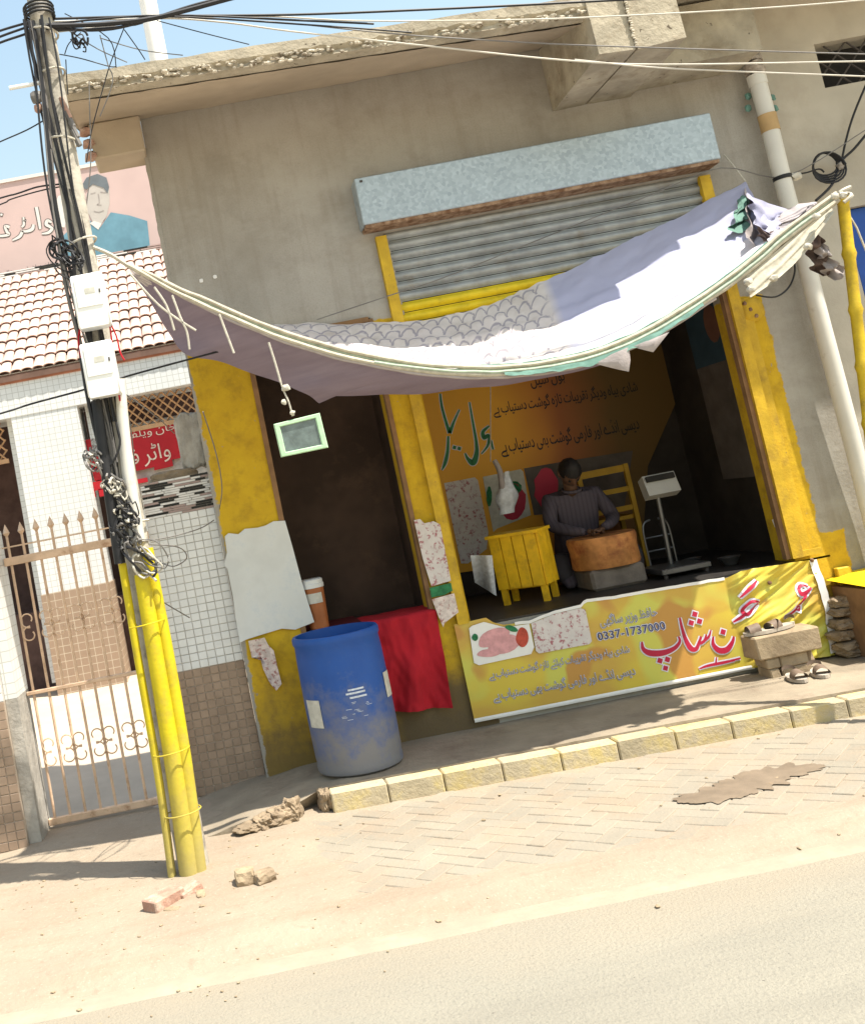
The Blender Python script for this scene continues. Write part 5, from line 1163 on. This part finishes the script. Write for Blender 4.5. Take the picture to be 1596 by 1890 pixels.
# ---- rubble, board and covered stall at the right edge
for i, (x, y, w_, h_) in enumerate(((1548, 1110, .14, .08), (1552, 1128, .17, .07), (1556, 1150, .18, .08), (1550, 1172, .16, .07), (1565, 1190, .19, .07), (1570, 1202, .2, .05))):
    q = rock(at(x, y, Y=-.1), (w_, .16, h_), i*7, .1*i, 2, .3, .6); q.build('rubble_stone', m_rock, label='%s broken stone in the rubble heap beside the banner end' % ('topmost', 'second highest', 'third highest', 'fourth highest', 'fifth highest', 'lowest')[i], cat='stone', group='rubble heap by the pier')
pz = at(1552, 1075, Y=-.03); MB().bbox(pz.x-.02, pz.x+.08, -.05, -.004, .28, pz.z+.1, .006).build('yellow_post_stub', m_yel, label='short yellow wooden post leaning on the foot of the right pier', cat='post')
stl = thing('covered_stall', (4.35, -.35, 0), 'brown stall with a bright yellow cover cut off by the right edge', 'stall')
a = at(1592, 1086, Y=-.4); MB().box(a.x+.02, a.x+.8, -.38, -.02, -.02, a.z-.012).build('side_board', m_brownbox, stl)
q = MB(); q.grid(lambda u, v: (a.x+.85*u, -.43+.42*v, a.z+.012+.03*math.sin(u*5)+.02*v), 12, 6); q.build('cover', m_yshelf, stl, smooth=2)
q = MB(); q.grid(lambda u, v: (a.x+.06+.8*u, -.432-.01*math.sin(u*14), a.z-.1+.11*v), 14, 3); q.build('cover_flap', m_yshelf, stl, smooth=2)

# ---- foreground bricks and stones
def bricky(x, y, sz, rz, lab, mat=m_brick, tilt=0):
    p = at(x, y, Z=0); q = MB(); q.bbox(-sz[0]/2, sz[0]/2, -sz[1]/2, sz[1]/2, 0, sz[2], .006); R_ = Matrix.Rotation(rz, 3, 'Z') @ Matrix.Rotation(tilt, 3, 'X')
    for v in q.v: w_ = v+Vector((.006*nz(v.x*20, v.y*20, v.z*20), .006*nz(v.z*15, v.x*18, 1), .004*nz(v.x*12, v.y*9, 7))); r2 = R_ @ w_; v.x, v.y, v.z = p.x+r2.x, p.y+r2.y, p.z+r2.z-.006
    return q.build('brick', mat, label=lab, cat='brick', group='loose bricks by the pole')
bricky(305, 1672, (.10, .20, .068), -.75, 'old red brick lying in the dust at the pole foot')
bricky(352, 1652, (.07, .13, .05), -.9, 'broken brick half between the pole and the whole brick', m_brick, .15)
for (x, y, s_, sd, lab) in ((455, 1632, (.13, .11, .09), 4, 'pale squarish stone in the dust before the broken apron'), (490, 1630, (.12, .10, .075), 9, 'darker rough stone touching the pale squarish one'), (372, 1655, (.13, .05, .025), 12, 'thin stone flake beside the broken brick'), (318, 1682, (.09, .05, .02), 15, 'flat pale chip in front of the old red brick')):
    p = at(x, y, Z=0); rock((p.x, p.y, s_[2]*.38), s_, sd, sd*.4, 2, .2, .75).build('loose_stone', m_stone if sd != 9 else m_rock, label=lab, cat='stone', group='loose stones in the dust')
# broken edge of the apron: lumps by the hole
LM = ((-.13, .05, .17, 'lowest lump of broken concrete at the left tip of the apron'), (-.03, .07, .15, 'second lump of broken concrete from the left tip of the apron'), (.06, .095, .15, 'third lump of broken concrete from the left tip of the apron'), (.135, .12, .11, 'tall lump of broken concrete at the left side of the drain hole'), (.335, .12, .07, 'small lump of broken concrete between drain hole and first kerb stone'))
for i, (x, h_, w_, lab) in enumerate(LM):
    rock((x, fx(x)-.03, h_*.42), (w_, .15, h_*1.25), 31+i*5, .25*(-1)**i, 3, .42, .45).build('concrete_lump', m_rock, label=lab, cat='rubble', group='broken apron edge')
pb = MB()
for k in range(330):
    x, y = rng.uniform(-1.9, 3.2), rng.uniform(-2.9, -.95)
    if x > .2 and rng.random() < .72: continue
    s_ = rng.choice((.006, .008, .008, .012, .016)); z0 = max(soil_h(x, y), -.001 if x > .3 and y > -2.3 else -9, -.034)
    r_ = rock((x, y, z0+s_*.2), (s_*rng.uniform(1, 2), s_*rng.uniform(.8, 1.5), s_*.7), k, rng.random()*3, 0, .35, .4); pb.add(r_.v, r_.f)
pb.build('pebbles', m_stone, kind='stuff')
# =================================================================== ELECTRIC POLE AND CABLES
PY = -1.35
ep = thing('electric_pole', (-.46, PY, 0), 'electric pole wrapped in black cables with yellow painted pipes at its foot', 'pole')
MB().tube([(-.445, PY+.03, -.05), (-.44, PY+.03, 2.0), (-.42, PY+.03, 5.6)], [.085, .075, .06], 20).build('shaft', m_polec, ep, smooth=True)
PX = lambda x, y, dy=0: at(x, y, Y=PY+dy)
MB().tube([PX(226, 1040, -.075), PX(256, 1220, -.075), PX(294, 1440, -.075), PX(320, 1632, -.075)], .022, 14, sm=4).build('yellow_pipe', m_yelbright, ep, smooth=True)
MB().tube([PX(262, 1060, -.09), PX(292, 1240, -.09), PX(325, 1440, -.09), PX(350, 1622, -.085)], [.042, .046, .048, .05], 18, sm=4).build('yellow_pipe', m_yelbright, ep, smooth=True)
MB().tube([PX(272, 1012, -.055), PX(308, 1200, -.055), PX(340, 1400, -.06), PX(367, 1612, -.06)], [.032, .036, .040, .044], 16, sm=4).build('yellow_pipe', m_yelbright, ep, smooth=True)
for y_ in (1150, 1385, 1497):
    c = PX(272+(y_-1150)*.19, y_, -.07); q = MB(); q.tube([c+Vector((.098*math.cos(g*.39), .085*math.sin(g*.39)-.01, .006*math.cos(g*.39))) for g in range(17)], .0035, 6); q.build('strap', m_yelbright, ep, smooth=True)
MB().tube([PX(222, 700, -.06), PX(232, 830, -.06), PX(255, 1000, -.06)], [.028, .04, .042], 16, sm=4).build('grey_conduit', m_pvc, ep, smooth=True)
# meter boxes
for (x0, y0, x1, y1) in ((136, 512, 200, 606), (153, 636, 218, 732)):
    a, b = PX(x0+4, y0, -.12), PX(x1, y1, -.12); w_ = .175; h_ = abs(a.z-b.z)-.02; q = MB(); cx_ = (a.x+b.x)/2; cz_ = (a.z+b.z)/2; q.bbox(cx_-w_/2, cx_+w_/2, PY-.2, PY-.075, cz_-h_/2, cz_+h_/2, .008)
    bxm = q.build('meter_box', m_boxw, ep, smooth=True); MB().box(cx_-w_/2+.012, cx_+w_/2-.012, PY-.206, PY-.2015, cz_-h_/2-.004, cz_-h_/2+.010).build('box_lip', m_white, bxm)
    MB().box(cx_-w_/2+.02, cx_+w_/2-.02, PY-.2055, PY-.2015, cz_-h_*.12, cz_+h_*.42).build('box_door', m_boxw, bxm); MB().box(cx_-.02, cx_+.035, PY-.2075, PY-.206, cz_+h_*.12, cz_+h_*.22).build('box_label', m_label, bxm); MB().box(cx_+w_/2-.032, cx_+w_/2-.024, PY-.2085, PY-.206, cz_+h_*.1, cz_+h_*.17).build('box_latch', m_darkmetal, bxm)
# black cables down the pole
rng.seed(21)
for k in range(11):
    ph = rng.random()*6.28; g0 = (-.085, -.07, -.09, .05, -.06, -.08, .06, -.075, .045, -.02, .02)[k]; P = []
    for i in range(28):
        z = 4.75-i*(4.75-1.75)/27; P.append((-.445+g0*(.7+.3*math.sin(z*2+ph))+.022*math.sin(z*3.1+ph), PY-.055-.03*math.cos(ph+z*1.7)-(.012*(k % 3)), z))
    lo_ = 0 if k < 9 else 9
    MB().tube(P[lo_:26+rng.randint(-4, 2)], rng.choice((.005, .006, .008, .011)), 6).build('down_cable', m_cable if k % 5 else m_cableg, ep, smooth=True)
MB().tube([PX(178, 740, -.09), PX(192, 840, -.1), PX(205, 930, -.1), PX(222, 1040, -.1)], [.03, .034, .03, .03], 10, sm=5).build('cable_bundle', m_cable, ep, smooth=True)
for k in range(9):                                           # bands round the shaft
    z = 4.86-.02*k if k < 4 else (4.70, 4.45, 4.05, 3.45, 1.86)[k-4]; q = MB(); tl = rng.uniform(-.25, .25) if k > 3 else .03
    q.tube([(-.43+.085*math.cos(g*.393), PY+.02+.095*math.sin(g*.393), z+tl*.09*math.cos(g*.393)) for g in range(17)], .007, 6); q.build('band', m_cable if k < 4 else m_rope, ep, smooth=True)
MB().tube([PX(18, 163, -.06), PX(74, 153, -.06)], .012, 10).build('cross_arm', m_boxw, ep, smooth=True)
for (x, y, s_) in ((68, 180, .07), (72, 200, .05)): rock(PX(x, y, -.06), (s_, s_, s_*1.2), x, 0, 1, .3, .5).build('insulator', m_cableg if x == 68 else m_brick, ep)
for (x, y) in ((122, 205), (128, 220), (136, 240), (140, 255), (118, 195)):
    MB().tube([PX(x-6, y-14, -.02), PX(x+8, y+14, -.02)], .016, 8).build('brown_connector', m_brick if x % 4 else m_cableg, ep, smooth=True)
def tangle(cx_, cy_, n_, r0, mats, dy=-.12):
    for k in range(n_):
        c = PX(cx_+rng.uniform(-14, 14), cy_+rng.uniform(-16, 16), dy); P = []; ph = rng.random()*6; rr_ = r0*rng.uniform(.5, 1.2); nn = rng.randint(9, 16)
        for i in range(nn): g = ph+i*.55; P.append(c+Vector((rr_*math.cos(g)*(1+.3*nz(i, k)), .05*nz(i*.7, k, 3), rr_*1.1*math.sin(g*.9)+.01*i*rng.uniform(-.3, .3))))
        MB().tube(P, rng.choice((.004, .005, .007)), 5, sm=2).build('loose_wire', rng.choice(mats), ep, smooth=True)
tangle(235, 950, 11, .04, [m_cable, m_cableg, m_cable, m_cableg, m_rope]); tangle(225, 990, 8, .05, [m_cable, m_cableg]); tangle(168, 850, 5, .04, [m_cablew, m_cableg, m_cableg]); tangle(125, 480, 7, .07, [m_cable]); tangle(215, 905, 8, .045, [m_rope, m_cablew, m_cableg])
tangle(135, 80, 4, .04, [m_cable]); tangle(270, 1030, 5, .09, [m_cable, m_cableg, m_rope], -.14)
MB().tube([PX(215, 780, -.1), PX(222, 820, -.12), PX(205, 858, -.11), PX(190, 850, -.1)], .006, 6, sm=5).build('loose_wire', m_cable, ep, smooth=True)
rm_ = MB()
for (P) in ([(150, 600), (145, 625), (150, 660)], [(200, 590), (215, 620), (222, 650), (230, 665)], [(203, 600), (208, 640), (215, 700), (222, 740)]):
    MB().tube([PX(x, y, -.1) for x, y in P], .005, 5, sm=3).build('red_wire', m_redcloth, ep, smooth=True)
# overhead lines
def line(P, r_, mat, Ys, label, grp, name='overhead_cable'):
    n_ = len(P); pts = [at(x, y, Y=(Ys if not isinstance(Ys, tuple) else Ys[0]+(Ys[1]-Ys[0])*i/(n_-1))) for i, (x, y) in enumerate(P)]
    return MB().tube(pts, r_, 6, sm=5).build(name, mat, smooth=True, label=label, cat='cable', group=grp)
G1 = 'overhead cables from the pole to the right'
LR = ['black cable passing highest over the slab to the right of the beam end', 'short black cable ending on the slab edge left of the beam, upper one', 'short black cable ending on the slab edge left of the beam, lower one']
line([(85, 48), (180, 45), (270, 36), (340, 20), (460, -12), (700, -70)], .014, m_cable, -1.4, 'thick black cable bundle rising from the pole out of the top edge', None)
line([(85, 52), (190, 55), (270, 38), (350, 12), (420, -6), (700, -75)], .009, m_cable, -1.38, 'thinner black cable running just above the thick bundle at the pole', None)
line([(90, 35), (270, 30), (540, 27), (800, 17), (1064, 4), (1300, -10), (1700, -40)], .007, m_cable, -1.3, LR[0], G1)
line([(92, 40), (270, 34), (480, 30), (650, 38), (850, 38), (1064, 33), (1374, 17), (1596, 0), (1800, -20)], .0045, m_cablew, (-1.32, -1.2), 'pale cable running level across the slab to the upper right corner', None)
line([(95, 60), (200, 48), (300, 34), (420, 42), (540, 58), (780, 84), (1040, 111), (1225, 119), (1596, 113), (1800, 110)], .005, m_cablew, (-1.32, -1.15), 'pale cable sagging under the slab edge and crossing the beam end', None)
line([(1060, 110), (1200, 124), (1340, 131), (1596, 141), (1800, 150)], .0045, m_cablew, -1.2, 'pale cable forking off lowest before the barred window', None)
line([(300, 32), (500, 40), (700, 60), (830, 70), (1040, 82), (1330, 92), (1596, 100), (1800, 106)], .004, m_cableg, -1.25, 'thin grey cable crossing the beam end below the pale one', None)
line([(95, 44), (300, 28), (560, 38), (690, 44)], .006, m_cable, -1.33, LR[1], G1); line([(90, 58), (250, 46), (300, 30), (600, 48), (760, 60)], .005, m_cable, -1.34, LR[2], G1)
G2 = 'cables leaving the pole to the left'
for i, P in enumerate((((80, 35), (40, 45), (0, 57), (-60, 78), (-500, 240)), ((80, 42), (45, 52), (0, 68), (-60, 92), (-500, 262)), ((85, 48), (50, 62), (0, 79), (-60, 105), (-500, 285)))):
    line(P, .007, m_cable, -1.36, 'black cable running left from the pole top, %s of three' % ('upper', 'middle', 'lower')[i], G2)
line([(85, 220), (50, 240), (0, 262), (-60, 290), (-500, 470)], .004, m_cable, -1.36, 'single thin cable running left from the pole below its cross arm', None)
line([(110, 340), (70, 345), (30, 358), (-40, 378), (-500, 520)], .005, m_cable, -1.36, 'upper of two cables running left before the billboard', None); line([(110, 345), (75, 352), (20, 368), (-40, 392), (-500, 545)], .004, m_cable, -1.36, 'lower of two cables running left before the billboard', None)
line([(-500, 900), (-40, 775), (60, 745), (160, 718), (240, 693), (380, 655), (440, 640)], .006, m_cable, (-1.4, -1.0), 'black cable crossing the white beam of the tiled hall to the awning', None)
line([(585, 590), (720, 545), (820, 512), (1000, 440), (1200, 360), (1330, 310), (1450, 325), (1596, 240)], .004, m_cableg, -.12, 'thin wire slanting up across the roll-up shutter', None)
G3 = 'thin drop wires near the pole top'
for P in (((120, 25), (200, 70), (215, 125)), ((185, 65), (200, 120), (208, 140), (205, 165), (185, 215)), ((230, 50), (205, 115), (190, 165), (170, 240), (160, 300)), ((125, 55), (180, 90), (235, 115)), ((185, 70), (260, 92), (338, 102)), ((110, 100), (150, 108), (200, 122), (215, 123)), ((230, 55), (255, 90), (268, 110)), ((290, 38), (380, 62), (460, 82)), ((122, 110), (124, 150), (126, 175)), ((150, 60), (128, 80), (120, 100)), ((165, 150), (166, 200), (168, 300), (160, 380))):
    line(P, .0032, m_cableg if P[0][0] % 2 else m_cable, -1.28, 'thin dark drop wire hanging between the pole top and the slab corner', G3, 'drop_wire')
G4 = 'loose wires between pole and tiled wall'
for P in (((218, 700), (240, 780), (252, 880), (265, 940)), ((222, 720), (290, 770), (322, 800)), ((262, 1000), (320, 990), (370, 975), (395, 960)), ((275, 1005), (330, 1010), (345, 1030), (322, 1045), (300, 1040)), ((262, 1075), (292, 1105), (350, 1140)), ((375, 760), (400, 840), (410, 900), (405, 940))):
    line(P, .0035, m_cableg, (-1.4, -.6 if P[0][0] < 300 else -.05), 'thin loose wire trailing from the pole over the tiled wall', G4, 'loose_wire')
# cable coil on the right building
cc_ = thing('cable_coil', at(1525, 305, Y=-.05), 'coil of black cable hanging on the right building', 'cable coil')
for k in range(5):
    c = at(1522+k*2, 303+k*1.5, Y=-.06-.01*k); rr_ = .085+.008*k; MB().tube([c+Vector((rr_*math.cos(g*.33), .01*math.sin(g*.7), rr_*.95*math.sin(g*.33))) for g in range(20)], .007, 6).build('loop', m_cable, cc_, smooth=True)
MB().tube([at(1600, 150, Y=-.05), at(1575, 210, Y=-.05), at(1560, 260, Y=-.05), at(1550, 310, Y=-.06)], .008, 6, sm=4).build('lead', m_cable, cc_, smooth=True)
MB().tube([at(1600, 245, Y=-.05), at(1575, 275, Y=-.05), at(1550, 300, Y=-.06), at(1535, 340, Y=-.1), at(1505, 370, Y=-.3)], .009, 6, sm=4).build('lead', m_cable, cc_, smooth=True)
rock(at(1550, 308, Y=-.07), (.06, .05, .07), 3, 0, 1, .4, .4).build('tie', m_wrap, cc_)
line([(1430, 322), (1480, 320), (1510, 312), (1520, 318)], .006, m_cable, -.1, 'short black cable tying the pipe to the cable coil', None)
rock(at(1468, 325, Y=-.13), (.09, .05, .06), 5, .4, 1, .6, .1).build('string_knot', m_rope, smooth=True, label='knotted pale string beside the drain pipe tie', cat='string')
# wall details
for i, (x, y) in enumerate(((372, 518), (397, 511))): rock(at(x, y, Y=-.004), (.03, .012, .03), i, 0, 1, .2, .6).build('plaster_patch', m_white, label='small white plaster patch on the shop wall, %s' % ('left one', 'right one')[i], cat='patch')
